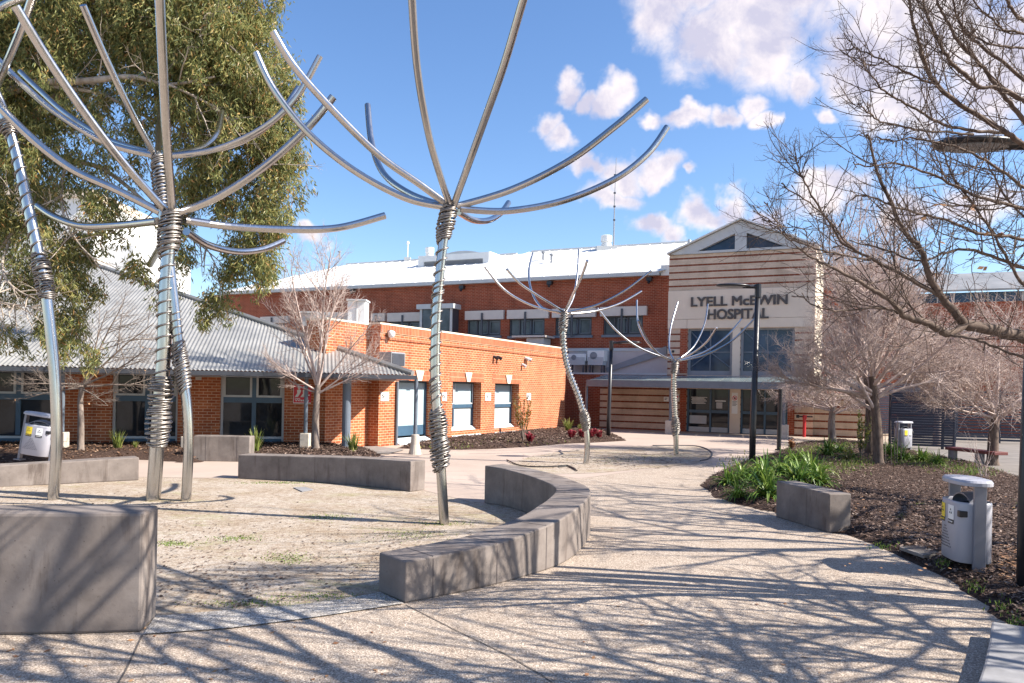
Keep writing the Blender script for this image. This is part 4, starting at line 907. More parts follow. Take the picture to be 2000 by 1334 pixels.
for i, h in enumerate(LW):
    a0, a1, z0, z1 = h; D = -.14; t = .07; zs_ = .30; zr = 1.40; fr = MB(); c = (a0 + a1) / 2 - .03
    FL.box(fr, c, c + .12, D - .06, D + .003, zs_ + .1, z1); FL.box(fr, a0 + t, a1 - t, D - .055, D, zr, zr + .16); FL.box(fr, a0 + t, a1 - t, D - .05, D - .01, z0, zs_)
    w = part(fr, 'window', 'blueframe', LB)
    wf = MB()
    FL.box(wf, a0, a0 + t, D - .06, D + .01, z0, z1); FL.box(wf, a1 - t, a1, D - .06, D + .01, z0, z1); FL.box(wf, a0 + t, a1 - t, D - .05, D + .006, zs_ + .003, zs_ + .07)
    for b0, b1 in ((a0 + t, c - .004), (c + .124, a1 - t)):
        FL.box(wf, b0, b0 + .06, D - .04, D + .008, zr + .165, z1); FL.box(wf, b1 - .06, b1, D - .04, D + .008, zr + .165, z1); FL.box(wf, b0 + .06, b1 - .06, D - .04, D + .008, zr + .165, zr + .225)
    part(wf, 'sash', 'lightgrey', w)
    gm = MB(); FL.box(gm, a0, a1, D - .11, D - .065, z0, z1); part(gm, 'pane', 'glass', w)
# roof
EC = Vector((-2.90, 22.38, 2.33)); tp = .372; B_ = -Nn                       # eave corner; B_ points back up the slope
def rp(e, b): return EC - U * e + B_ * b + Vector((0, 0, tp * b))             # e metres left of the corner, b metres back
RT = 12.0; EL = 26.0; pit = .112; nP = int(EL / pit)
mb = MB(); vs = []; cols = []
for i in range(nP * 6 + 1):
    e = i * pit / 6; ph = math.sin(2 * math.pi * e / pit) * .015; top = min(RT, e)       # the hip runs at 45 degrees
    cols.append(len(vs))
    for j in range(4): p = rp(e, top * j / 3); vs.append(p + Vector((0, 0, ph)))
fs = []
for i in range(len(cols) - 1):
    for j in range(3): fs.append((cols[i] + j, cols[i] + j + 1, cols[i + 1] + j + 1, cols[i + 1] + j))
mb.add(vs, fs)
def rs(f, b): return EC + B_ * f - U * b + Vector((0, 0, tp * b))             # right hand slope
mb.add([rs(0, 0), rs(24, 0), rs(12, 12)], [(0, 1, 2)])
mb.quad(rp(EL, RT), rp(RT, RT), rp(RT, RT) + B_ * 12 - Vector((0, 0, 12 * tp)) + U * 12, rp(EL, RT) + B_ * 12 - Vector((0, 0, 12 * tp)))
rf = part(mb, 'corrugated_roof', 'zinc', LB, smooth=True, uv=False)
mb = MB(); up = Vector((0, 0, .03)); hv = Vector((0, 0, .05))
pts = [rp(0, 0) + hv, rp(RT, RT) + hv]; mb.tube(pts, .085, 6); mb.tube([rp(RT, RT) + hv, rp(EL, RT) + hv], .09, 6); part(mb, 'ridge_capping', 'zinc', rf, uv=False)
mb = MB(); q = lambda e, d, z: EC - U * e - B_ * d + Vector((0, 0, z))
mb.hexa([q(-.12, -.02, -.14), q(EL, -.02, -.14), q(EL, .11, -.14), q(-.12, .11, -.14), q(-.12, -.02, -.02), q(EL, -.02, -.02), q(EL, .11, -.02), q(-.12, .11, -.02)]); part(mb, 'gutter', 'darkframe', LB, uv=False)
mb = MB(); mb.hexa([q(.1, -1.7, -.17), q(EL, -1.7, -.17), q(EL, -.03, -.17), q(.1, -.03, -.17), q(.1, -1.7, -.15), q(EL, -1.7, -.15), q(EL, -.03, -.15), q(.1, -.03, -.15)]); part(mb, 'soffit', 'grey', LB, uv=False)
def vcol(x, r, pl, mat='bluegrey', d=.22, cone=False, d2=None):
    n = B_ * d; o = EC + n; r_ = ray(x, 800); nn = Nn; t = (Vector((o.x, o.y, 0)) - CAMP).dot(nn) / r_.dot(nn); b = CAMP + r_ * t; b.z = 0
    mb = MB(); mb.tube([b + Vector((0, 0, pl)), b + Vector((0, 0, 2.20))], r, 16); c = part(mb, 'veranda_column', mat, LB, smooth=False)
    if pl and not cone: mb = MB(); mb.box(b.x - .13, b.x + .13, b.y - .13, b.y + .13, 0, pl); part(mb, 'plinth', 'plinth', c, bevel=.015)
    if cone: mb = MB(); mb.lathe((b.x, b.y, 0), [(.19, 0), (.13, .3), (.115, pl), (.05, pl + .01)], 18); part(mb, 'cone_plinth', 'plinth', c)
    return b
vcol(597.5, .055, .60); vcol(122, .055, .60); vcol(367, .055, .5); vcol(677, .125, 0, d=.35); vcol(812, .058, .58, cone=True, d=.12)
b = FW.P(FW.hit(771.5, 850)[0], .06, 0); mb = MB(); mb.tube([b, b + Vector((0, 0, 2.15))], .045, 10); part(mb, 'downpipe', 'bluegrey', WG)
# the red emblem sign on the veranda wall
t = plate('watch_sign', 'red and white emblem sign on the brick wall behind the thin veranda column', FL, (573, 750, 609, 788), .004, 'signwhite')
a0, z1 = FL.hit(574, 751.5, .025); a1, z0 = FL.hit(608, 786.5, .025); Wd, Hh = a1 - a0, z1 - z0
mb = MB(); FL.box(mb, a0, a1, .0245, .030, z0, z1); mb.build('red_field', 'signred', t)
mb = MB(); S = lambda u, v: FL.P(a0 + u * Wd, .0305, z0 + v * Hh)
def poly(pts): mb.prism([S(u, v) for u, v in pts], FL.n * .004)
for dx in (0., .32):
    poly([(.30 + dx + .085 * math.cos(k * math.pi / 6), .86 + .10 * math.sin(k * math.pi / 6)) for k in range(12)])
    poly([(.06 + dx, .31), (.20 + dx, .52), (.18 + dx, .70), (.27 + dx, .745), (.36 + dx, .74), (.42 + dx, .68), (.36 + dx, .52), (.24 + dx, .31)])
poly([(.46, .31), (.58, .42), (.90, .46), (.90, .40), (.66, .37), (.58, .31)])
mb.build('emblem', 'signwhite', t, uv=False)
lettering('Watch', S(.06, .07), FL.u, (0, 0, 1), Wd * .80, Hh * .12, .004, 'print', 'signwhite', t, bold=.03)
mb = MB(); FL.box(mb, a0 + .06 * Wd, a0 + .36 * Wd, .0305, .034, z0 + .22 * Hh, z0 + .25 * Hh); mb.build('small_print', 'signwhite', t)
a, z = FL.hit(388, 739); mb = MB(); FL.box(mb, a - .08, a + .08, .004, .06, z - .05, z + .05); tag(mb.build('small_wall_light', 'shutter', origin=FL.P(a, 0, z)), 'small pale light fitting on the shaded brick under the eave', 'wall light')
# service units on the roofs behind the small bare tree
def solid_at(name, label, cat, x0, y0, x1, y1, Z, dep, mat):
    p, q = at(x0, y1, Z), at(x1, y0, Z); mb = MB(); mb.box(p.x, q.x, Z, Z + dep, p.z, q.z); t = thing(name, label, cat, ((p.x + q.x) / 2, Z, p.z)); mb.build('casing', mat, t, bevel=.02); return t, p, q
t, p, q = solid_at('white_cupboard', 'tall white two door cupboard behind the small bare tree', 'roof cabinet', 678, 588, 714, 647, 28.5, .7, 'white')
mb = MB(); c = (p.x + q.x) / 2; mb.box(c - .02, c + .02, 28.47, 28.499, p.z + .03, q.z - .03); mb.box(p.x - .04, q.x + .04, 28.4, 29.25, q.z + .003, q.z + .06); mb.build('door_trim', 'lightgrey', t)
t, p, q = solid_at('roof_duct', 'square grey duct box behind the branches on the veranda roof', 'duct', 586, 612, 616, 660, 29.5, 1.0, 'lightgrey')
mb = MB(); mb.box(p.x - .05, q.x + .05, 29.42, 30.55, q.z + .003, q.z + .07); mb.build('lid', 'lightgrey', t)
t, p, q = solid_at('brick_upstand', 'red brick roof upstand with a grey cap beside the white cupboard', 'brick upstand', 622, 627, 690, 700, 29.0, 1.2, 'brick')
mb = MB(); mb.box(p.x - .1, q.x + .1, 28.8, 30.4, q.z + .003, q.z + .30); mb.build('grey_cap', 'lightgrey', t)
mb = MB()
for k in range(5): mb.box(p.x + .75 + .04 * k, p.x + .79 + .04 * k, 28.93, 28.999, p.z + .6, p.z + 1.0)
mb.build('vent_slot', 'darkframe', t)
# white building beyond the gum tree
t = thing('white_building', 'plain white rendered building behind the gum tree', 'building', (-30, 52, 0))
p, q = at(-420, 700, 50), at(248, 392, 50); r_ = at(140, 386, 50)
mb = MB(); mb.box(p.x, q.x - 2.2, 50, 60, 0, r_.z); mb.box(q.x - 2.199, q.x, 51, 60, 0, at(200, 478, 51).z); mb.build('rendered_wall', 'white', t)
mb = MB(); mb.box(p.x - .2, q.x - 2.1, 49.7, 60.2, r_.z + .003, r_.z + .5); mb.build('roof_edge', 'cream', t)
# navy slatted screens and the pavement furniture far right
def screen(label, pa, pb, h, gap):
    b = (pb - pa); L_ = b.length; u = b.normalized(); n = Vector((u.y, -u.x, 0)); t = thing('slatted_screen', label, 'screen', pa, 'navy slatted screens')
    mb = MB(); z = .1
    while z < h:
        q = [pa, pb, pb - n * .03, pa - n * .03]; mb.hexa([p + Vector((0, 0, z)) for p in q] + [p + Vector((0, 0, z + .085)) for p in q]); z += .085 + gap
    mb.build('slats', 'navy', t, uv=False)
    for k in range(int(L_ / 1.8) + 2):
        p = pa + u * min(L_, k * 1.8) - n * .07; mb = MB(); mb.box(p.x - .04, p.x + .04, p.y - .035, p.y + .035, 0, h + .03); mb.build('post', 'navy', t)
P0, P1 = gr(1738, 874), gr(1864, 879); screen('dark navy slatted screen behind the far bin', P0, P1, 2.1, .012)
P0, P1 = gr(1866, 864), gr(2010, 868); screen('dark navy slatted screen with open gaps behind the red bench', P0, P1, 2.3, .045)
P0, P1 = gr(1700, 851), gr(1870, 853); screen('navy screen farthest back between the trees', P0, P1, 2.6, .02)
p, q = gr(1866, 901), gr(1919, 908)
t = thing('red_slab_bench', 'low bench with a maroon slab seat on pale posts', 'bench', (p + q) / 2)
d = (q - p).normalized(); n = Vector((-d.y, d.x, 0)); a, b = p - d * .4, q + d * .5
mb = MB(); c = [a - n * .05, b - n * .05, b + n * .4, a + n * .4]; mb.hexa([v + Vector((0, 0, .33)) for v in c] + [v + Vector((0, 0, .42)) for v in c]); mb.build('seat', 'maroon', t, uv=False, bevel=.01)
for v in (p, q): mb = MB(); mb.box(v.x - .06, v.x + .06, v.y, v.y + .3, 0, .327); mb.build('leg', 'concgrey', t)

# ---------------------------------------------------------------- stainless steel flower sculptures
def catmull(P, k=8): return smooth_poly([Vector(p) for p in P], k)
def sculpture(label, pole, rad, arms, wraps, arm_r, wire_r, Z, seed, lean=0.):
    """pole: pixels base to hub; arms: (pixel curve, depth offset at the tip); wraps: (y0, y1, turns, bulge) in pixels."""
    rn = random.Random(seed); base = at(*pole[0], Z); base.z = 0
    t = thing('steel_flower_sculpture', label, 'sculpture', base, 'bent stainless steel flower sculptures')
    path = catmull([at(x, y, Z) for x, y in pole], 10); path[0].z = min(path[0].z, -.05)
    n = len(path); mb = MB(); mb.tube(path, [rad * (1.0 if i < n * .3 else 1.0 - .12 * (i / n - .3)) for i in range(n)], 20); mb.build('pole', 'steel', t, smooth=True, uv=False)
    ys = []                                                                     # pixel row of each path point
    for p in path: r = (p - CAMP) / p.y; u, v = r.x * FPX, -r.z * FPX; ys.append(CY + u * math.sin(TH) + v * math.cos(TH))
    def at_y(y):
        for i in range(n - 1):
            if ys[i] >= y >= ys[i + 1]: f = (ys[i] - y) / max(1e-6, ys[i] - ys[i + 1]); return path[i].lerp(path[i + 1], f), (path[i + 1] - path[i]).normalized()
        return path[-1], (path[-1] - path[-2]).normalized()
    for y0, y1, turns, bulge in wraps:                                          # y0 top, y1 bottom
        dense = bulge > 0; k = int(turns * 14); pts = []; ph0 = rn.uniform(0, 6.28); tilt = rn.uniform(.0, .03); tp_ = 0; layers = 2 if dense else 1
        for ly in range(layers):
            pts = []; ph0 = rn.uniform(0, 6.28); amp = .012 if not dense else .03; wob = [rn.uniform(-1, 1) for _ in range(int(turns) + 3)]; wph = [rn.uniform(0, 6.28) for _ in range(int(turns) + 3)]
            for i in range(k + 1):
                f = i / k; y = y1 + (y0 - y1) * f; c, T = at_y(y); a = ph0 + f * turns * 2 * math.pi
                s = Vector((1, 0, 0)); s = (s - T * s.dot(T)).normalized(); w = T.cross(s); tn = f * turns; j = int(tn); q = tn - j; q = q * q * (3 - 2 * q)
                am = (wob[j] * (1 - q) + wob[j + 1] * q) * amp
                env = (math.sin(math.pi * min(1, max(0, f))) ** .6) if dense else 0
                rr = rad + wire_r * .9 + (bulge * env * (.75 + .25 * ((wob[j] * (1 - q) + wob[j + 1] * q)))) + ly * wire_r * 1.2 * env
                slope = tilt * (1 if not dense else 1.5)
                pts.append(c + s * (math.cos(a) * rr) + w * (math.sin(a) * rr) + T * (am * math.sin(a + wph[j]) + slope * math.cos(a)))
            mb = MB(); mb.tube(pts, wire_r, 6); mb.build('wire_winding', 'wire', t, smooth=True, uv=False)
    for pts, dz in arms:
        m = len(pts); cum = [0.]
        for (x0, y0), (x1, y1) in zip(pts, pts[1:]): cum.append(cum[-1] + math.hypot(x1 - x0, y1 - y0))
        P = [at(x, y, Z + dz * (cum[i] / cum[-1]) ** .8) for i, (x, y) in enumerate(pts)]
        mb = MB(); mb.tube(catmull(P, 8), arm_r, 14); mb.build('arm', 'steel', t, smooth=False, uv=False)
        for p in t.children[-1].data.polygons:
            if len(p.vertices) == 4: p.use_smooth = True
    return t
Z3 = gr(868, 1025).y
sculpture('tallest steel flower sculpture standing alone in the middle of the sandy court',
    [(868, 1026), (862, 930), (858, 860), (851, 770), (850, 690), (853, 600), (860, 520), (868, 455), (878, 402)], .072,
    [([(880, 404), (862, 350), (838, 265), (816, 140), (805, 0), (800, -130)], -2.7), ([(885, 404), (912, 330), (950, 225), (985, 125), (1022, 0), (1050, -90)], -2.4),
     ([(874, 400), (820, 360), (740, 303), (650, 215), (575, 130), (533, 62)], -1.0), ([(866, 404), (790, 386), (690, 332), (600, 258), (535, 175), (500, 103)], -.2),
     ([(864, 402), (800, 378), (750, 340), (726, 280), (718, 205)], 1.6), ([(892, 403), (1000, 370), (1110, 315), (1200, 248), (1263, 194)], .1),
     ([(898, 408), (990, 412), (1100, 392), (1200, 350), (1265, 300), (1303, 248)], .9), ([(895, 414), (925, 430), (955, 430), (978, 416), (993, 396)], 2.6)],
    [(400, 470, 11, .035), (470, 800, 16, 0), (555, 600, 3, 0), (740, 775, 3, 0), (800, 858, 9, .055), (850, 918, 9, .055)], .050, .0125, Z3, 1)
Z2 = gr(300, 978).y
sculpture('thickest steel flower sculpture in front, wire knot at half height, behind the tall concrete block',
    [(299, 978), (304, 910), (309, 840), (314, 770), (320, 690), (323, 600), (327, 510), (332, 450), (336, 414)], .116,
    [([(337, 418), (326, 280), (319, 150), (313, 20), (309, -90)], -3.0), ([(326, 414), (255, 335), (180, 240), (100, 125), (30, 12)], -2.0),
     ([(312, 414), (230, 372), (140, 330), (60, 268), (-20, 185), (-70, 110)], -.6), ([(308, 432), (230, 440), (160, 441), (110, 425), (74, 402)], 1.9),
     ([(352, 416), (430, 382), (520, 322), (600, 250), (651, 189)], -.1), ([(362, 430), (450, 442), (560, 448), (660, 445), (752, 421)], 1.6),
     ([(364, 452), (405, 478), (460, 491), (510, 487), (553, 470)], 2.8), ([(326, 462), (308, 490), (293, 517)], 3.4)],
    [(412, 495, 13, .045), (495, 745, 11, 0), (735, 800, 8, .055), (790, 872, 9, .075)], .066, .0155, Z2, 2)
sculpture('slim steel flower sculpture leaning behind the thickest one, long wire knot near the roof edge',
    [(363, 979), (368, 880), (366, 800), (358, 740), (349, 680), (341, 600), (328, 490), (316, 400), (308, 303)], .082,
    [([(303, 303), (255, 215), (205, 110), (162, 10)], -1.8), ([(298, 303), (210, 280), (120, 228), (50, 170), (-30, 90)], -.4),
     ([(292, 297), (210, 272), (130, 222), (80, 178), (40, 140)], 1.6), ([(309, 300), (311, 250), (317, 190)], 2.6),
     ([(325, 306), (420, 292), (510, 252), (575, 195), (625, 110)], .1), ([(330, 303), (395, 287), (425, 258), (434, 218)], 2.6), ([(330, 305), (450, 285), (530, 240), (583, 171)], 1.2)],
    [(303, 405, 15, .018), (600, 670, 5, 0), (668, 765, 14, .032)], .052, .0125, gr(362, 979).y, 3)
sculpture('bent steel flower sculpture cut by the left edge, next to the leaning bin',
    [(104, 977), (110, 890), (110, 800), (106, 720), (97, 630), (88, 560), (72, 480), (52, 390), (32, 300), (8, 220), (-10, 175)], .086,
    [([(-10, 176), (40, 60), (75, -40)], -1.8), ([(-14, 172), (-60, 90), (-100, -20)], -1.0), ([(-16, 178), (-120, 140), (-200, 60)], .5), ([(-14, 180), (-70, 190), (-110, 160)], 2.2), ([(-8, 172), (-22, 80), (-20, -30)], -2.5), ([(-20, 30), (10, 8), (58, -8)], .1)],
    [(235, 262, 5, .03), (262, 500, 10, 0), (495, 585, 12, .045)], .055, .0125, gr(104, 977).y, 4)
sculpture('leaning wire wrapped sculpture at the near end of the sandy oval',
    [(1144, 906), (1147, 870), (1145, 836), (1141, 813), (1129, 772), (1115, 737), (1106, 708), (1101, 677), (1100, 648), (1102, 609)], .075,
    [([(1098, 611), (1040, 597), (985, 566), (947, 521)], -.4), ([(1100, 608), (1050, 577), (1015, 553), (990, 526)], -1.6), ([(1097, 612), (1058, 600), (1038, 568), (1033, 530), (1041, 494)], 2.2),
     ([(1106, 609), (1120, 580), (1128, 535), (1131, 487)], 1.2), ([(1104, 608), (1118, 578), (1134, 545), (1147, 509)], -2.2), ([(1108, 610), (1165, 596), (1220, 568), (1272, 529)], 0.), ([(1108, 613), (1160, 608), (1210, 593), (1253, 569)], 1.2)],
    [(608, 650, 9, .03), (650, 812, 24, 0), (652, 690, 5, .0), (802, 840, 10, .05)], .031, .0125, gr(1144, 906).y, 5)
sculpture('wire wrapped sculpture farthest back, in front of the entrance canopy',
    [(1320.5, 890), (1320, 850), (1318, 811), (1316, 768), (1316, 739), (1318, 704)], .078,
    [([(1310, 703), (1250, 680), (1205, 647), (1167, 602)], -.6), ([(1306, 702), (1270, 676), (1247, 634), (1244, 586)], 1.4), ([(1310, 702), (1283, 688), (1262, 660), (1247, 626)], -1.8), ([(1315, 702), (1307, 680), (1310, 640), (1324, 590)], 2.0),
     ([(1324, 703), (1355, 677), (1376, 634), (1383, 594)], 1.2), ([(1322, 703), (1352, 690), (1380, 668), (1400, 640)], -2.0), ([(1326, 704), (1376, 687), (1418, 658), (1449, 623)], .6), ([(1326, 705), (1376, 693), (1430, 665), (1474, 622)], -.5)],
    [(704, 728, 8, .03), (722, 822, 22, 0), (815, 850, 10, .045)], .029, .0125, gr(1320.5, 890).y, 6)

# ---------------------------------------------------------------- lamp posts
def lamp(label, bx, by, top_y, head_dir, r, head_l, mat='black'):
    b = gr(bx, by); top = at(bx, top_y, b.y).z
    t = thing('lamp_post', label, 'lamp post', b, 'black lamp posts with flat oval heads')
    lean = .014 * top
    mb = MB(); mb.tube([b, b + Vector((lean * .0, 0, 1.0)), b + Vector((lean, 0, top))], [r, r, r * .8], 16); mb.build('pole', mat, t, smooth=True, uv=False)
    p = b + Vector((lean, 0, top)); d = Vector(head_dir).normalized()
    mb = MB(); mb.tube([p + Vector((0, 0, -.3)), p + Vector((0, 0, .08))], r * 1.05, 12); mb.tube([p, p + d * (head_l * .45)], r * .62, 10); mb.build('bracket', mat, t, uv=False)
    c = p + d * (head_l * .75); n = Vector((-d.y, d.x, 0)); vs = []; rows = [(.02, .055), (.5, .05), (.85, .03), (1., 0.), (.93, -.028), (.75, -.035)]
    mb = MB(); K = 28
    for s, z in rows:
        for k in range(K): q = 2 * math.pi * k / K; vs.append(c + d * (math.cos(q) * s * head_l * .52) + n * (math.sin(q) * s * head_l * .27) + Vector((0, 0, z + .02)))
    fs = [(i * K + k, i * K + (k + 1) % K, (i + 1) * K + (k + 1) % K, (i + 1) * K + k) for i in range(len(rows) - 1) for k in range(K)] + [tuple(range(K))]
    mb.add(vs, fs); mb.build('lamp_head', mat, t, smooth=True, uv=False)
    mb = MB(); mb.prism([c + d * (math.cos(2 * math.pi * k / K) * .75 * head_l * .52) + n * (math.sin(2 * math.pi * k / K) * .75 * head_l * .27) + Vector((0, 0, -.013)) for k in range(K)], (0, 0, -.012)); mb.build('lens', 'grey', t, uv=False)
lamp('black lamp post rising from the green strappy plants in front of the entrance', 1469, 907, 560, (-1, -.05, 0), .088, .95)
lamp('slim black lamp post at the tip of the mulch bed beside the orange wing', 1188, 857, 669, (1, -.15, 0), .085, .95)
lamp('black lamp post cut by the right edge, nearest the camera', 1998, 1166, 285, (-1, .05, 0), .062, .82)
b = gr(1521, 880); t = thing('dark_post', 'bare dark post between the lamp post and the entrance doors', 'post', b)
mb = MB(); mb.tube([b, b + Vector((.02, 0, 2.15))], .075, 12); mb.build('pole', 'black', t, uv=False); mb = MB(); mb.tube([b, b + Vector((0, 0, .05))], .13, 12); mb.build('base_plate', 'black', t, uv=False)

# ---------------------------------------------------------------- litter bins
def superell(a, b, k, n=40):
    o = []
    for i in range(n):
        q = 2 * math.pi * i / n; c, s = math.cos(q), math.sin(q); o.append((a * math.copysign(abs(c) ** k, c), b * math.copysign(abs(s) ** k, s)))
    return o
def litter_bin(label, loc, rz, tilt=0.):
    """local x runs post to post, the stickered front faces -y."""
    t = thing('litter_bin', label, 'bin', loc, 'white litter bins between grey posts', rz); t.rotation_euler = (0, tilt, rz)
    L = dict(local=True)
    mb = MB(); S = superell(.295, .20, .58); n = len(S); rings = [(.155, .96), (.165, 1.), (.80, 1.), (.825, .985), (.83, .95), (.81, .93), (.55, .92)]; vs = [(x * s, y * s, z) for z, s in rings for x, y in S]
    fs = [(i * n + k, i * n + (k + 1) % n, (i + 1) * n + (k + 1) % n, (i + 1) * n + k) for i in range(len(rings) - 1) for k in range(n)] + [tuple(range(n))[::-1]]
    mb.add(vs, fs); body = mb.build('drum', 'binwhite', t, smooth=True, uv=False, **L)
    mb = MB(); mb.add([(x * .93, y * .93, .79) for x, y in S] + [(x * .8, y * .8, .60) for x, y in S], [tuple(range(n, 2 * n))] + [(k, (k + 1) % n, n + (k + 1) % n, n + k) for k in range(n)]); mb.build('liner', 'black', t, uv=False, **L)
    mb = MB()
    for k in range(10):
        q0, q1 = math.pi * k / 10, math.pi * (k + 1) / 10; f = lambda q: (.24 * math.cos(q), -.06, .78 + .13 * math.sin(q)); p, r_ = f(q0), f(q1)
        mb.hexa([p, r_, (r_[0], .10, r_[2] + .02), (p[0], .10, p[2] + .02), (p[0], -.06, p[2] - .015), (r_[0], -.06, r_[2] - .015), (r_[0], .10, r_[2]), (p[0], .10, p[2])])
    mb.build('hood', 'bingrey', t, uv=False, **L)
    for s in (-1, 1):
        mb = MB(); x0, x1 = (.303, .353) if s > 0 else (-.353, -.303); mb.box(x0, x1, -.062, .062, 0, 1.035); mb.build('post', 'bingrey', t, uv=False, bevel=.006, **L)
        mb = MB(); mb.box(x0 - .05, x1 + .05, -.11, .11, -.004, .012); mb.build('foot_plate', 'bingrey', t, uv=False, **L)
    mb = MB(); S2 = superell(.38, .195, .72); vs = [(x * s, y * s, z) for z, s in ((1.015, .96), (1.02, 1.), (1.055, 1.), (1.078, .93), (1.088, .6)) for x, y in S2]
    mb.add(vs, [(i * n + k, i * n + (k + 1) % n, (i + 1) * n + (k + 1) % n, (i + 1) * n + k) for i in range(4) for k in range(n)] + [tuple(range(n))[::-1], tuple(range(4 * n, 5 * n))]); mb.build('lid', 'binwhite', t, smooth=False, uv=False, **L)
    def yf(x): return -.20 * max(0., 1 - abs(x / .295) ** (2 / .58)) ** (.29) if abs(x) < .295 else 0
    def patch(x0, x1, z0, z1, lift, nm, mat, par):
        m = MB(); K = 6; vs = []
        for k in range(K + 1): x = x0 + (x1 - x0) * k / K; y = yf(x) - lift; vs += [(x, y, z0), (x, y, z1)]
        m.add(vs, [(2 * k, 2 * k + 2, 2 * k + 3, 2 * k + 1) for k in range(K)]); return m.build(nm, mat, par, uv=False, **L)
    for x0, mt_, word, cm in ((-.20, 'yellow', 'Recycling', 'yellow'), (.02, 'signwhite', 'Garbage', 'signwhite')):
        st = patch(x0, x0 + .135, .615, .775, .004, 'sticker', mt_, t)
        patch(x0, x0 + .135, .565, .615, .004, 'caption_band', 'ink', st)
        lettering(word, (x0 + .0675, yf(x0 + .0675) - .006, .579), (1, 0, 0), (0, 0, 1), .11, .024, .002, 'print', cm, st, bold=.02, center=True, local=True)
        c = x0 + .0675
        for k in range(3):
            m = MB()
            q = math.pi * (.5 + 2 * k / 3); px_, pz = c + .024 * math.cos(q), .70 + .024 * math.sin(q); y = yf(c) - .006; m.prism([(px_ + .015 * math.cos(q + j * 2.09), y, pz + .015 * math.sin(q + j * 2.09)) for j in range(3)], (0, -.002, 0)); m.build('arrow_mark', 'ink', st, uv=False, **L)
    m = MB()
    for r_ in range(8):
        for k in range(r_ + 2):
            x = -.055 + (k - (r_ + 1) / 2) * .036; z = .52 - r_ * .032; y = yf(x) - .003; m.prism([(x + .0085 * math.cos(q), y, z + .0085 * math.sin(q)) for q in [math.pi * j / 4 for j in range(8)]], (0, -.001, 0))
    m.build('perforation', 'ink', t, uv=False, **L)
    m = MB(); m.box(.215, .285, yf(.235) - .02, yf(.28) + .02, .665, .735); m.build('latch', 'black', t, uv=False, bevel=.006, **L)
    return t
pA, pB = gr(1856, 1103), gr(1914, 1134); mid_ = (pA + pB) / 2; ax = pB - pA
litter_bin('upright white litter bin by the path on the right, yellow sticker turned to the side', (mid_.x + .01, mid_.y, .0), math.atan2(ax.y, ax.x))
p = gr(68, 899, .2); litter_bin('leaning white litter bin behind the low seat wall at the far left', (p.x, p.y, .17), R(4), R(8.5))
p = gr(1764, 884); litter_bin('distant white litter bin in front of the navy screen', (p.x, p.y, .02), R(28))
mb = MB(); c = [gr(1841, 1118, .012), gr(1900, 1142, .012), gr(1935, 1133, .012), gr(1880, 1108, .012)]; mb.add(c, [(0, 1, 2, 3)]); t_ = mb.build('bin_slab', 'pavement', uv=False); tag(t_, kind='structure')
# drain grate
q = [gr(1757, 1066, .115), gr(1803, 1082, .115), gr(1846, 1079, .115), gr(1798, 1064, .115)]
t = thing('drain_grate', 'slotted drain grate sunk in the bark beside the upright bin', 'drain', sum(q, Vector()) / 4)
mb = MB(); mb.hexa([v - Vector((0, 0, .05)) for v in q] + [v - Vector((0, 0, .012)) for v in q]); mb.build('frame', 'pavement', t, uv=False)
mb = MB()
for k in range(14):
    f0, f1 = (k + .3) / 14, (k + .8) / 14; a, b = q[0].lerp(q[3], .15), q[0].lerp(q[3], .85); c, d = q[1].lerp(q[2], .15), q[1].lerp(q[2], .85)
    mb.quad(a.lerp(c, f0), a.lerp(c, f1), b.lerp(d, f1), b.lerp(d, f0))
mb.build('slots', 'black', t, uv=False)
# garden hose and edging on the sandy oval, cover plate in the court
P = catmull([gr(x, y, .03) for x, y in ((990, 898), (1010, 907), (1035, 911), (1075, 911), (1105, 909), (1117, 912), (1124, 916))], 6)
mb = MB(); mb.tube(P, .015, 7); mb.tube(catmull([gr(x, y, .03) for x, y in ((1090, 912), (1108, 910.5), (1118, 914), (1127, 919))], 6), .015, 7); tag(mb.build('irrigation_hose', 'rubber', uv=False), 'black irrigation hose lying along the sandy oval', 'hose')
P = catmull([gr(x, y) for x, y in ((1275, 871), (1340, 871), (1366, 873), (1384, 880), (1391, 888), (1384, 897), (1368, 901))], 5)
mb = MB()
for a, b in zip(P, P[1:]): n = Vector((-(b - a).y, (b - a).x, 0)).normalized() * .02; mb.hexa([a - n, b - n, b + n, a + n] + [v + Vector((0, 0, .035)) for v in (a - n, b - n, b + n, a + n)])
tag(mb.build('garden_edging', 'darkframe', uv=False), 'dark steel edging round the far rim of the sandy oval', 'edging')
P = [gr(x, y, .013) for x, y in ((573, 953), (597, 952), (612, 957), (590, 961))]; mb = MB(); mb.prism(P, (0, 0, .012)); tag(mb.build('cover_plate', 'concgrey', uv=False), 'small grey cover plate set in the sandy court', 'cover plate')

# ---------------------------------------------------------------- bare trees
class TB:                                                   # collects branch tubes and builds them as one mesh
    def __init__(s): s.v = []; s.f = []
    def tube(s, P, Rr, n):
        o = len(s.v); m = len(P); d = P[-1] - P[0]
        a = Vector((0, 0, 1)) if abs(d.z) < .8 * d.length else Vector((1, 0, 0))
        u = d.cross(a); u = u.normalized() if u.length > 1e-8 else Vector((1, 0, 0)); w = d.cross(u).normalized()
        cs = _CS[n]
        for p, r in zip(P, Rr):
            ux, uy, uz = u.x * r, u.y * r, u.z * r; wx, wy, wz = w.x * r, w.y * r, w.z * r
            for c, q in cs: s.v.append((p.x + ux * c + wx * q, p.y + uy * c + wy * q, p.z + uz * c + wz * q))
        for i in range(m - 1):
            b = o + i * n
            for k in range(n): k2 = (k + 1) % n; s.f.append((b + k, b + k2, b + n + k2, b + n + k))
    def build(s, name, mat, parent):
        me = bpy.data.meshes.new(name); me.from_pydata(s.v, [], s.f); return finish(me, name, mat, parent, smooth=True)
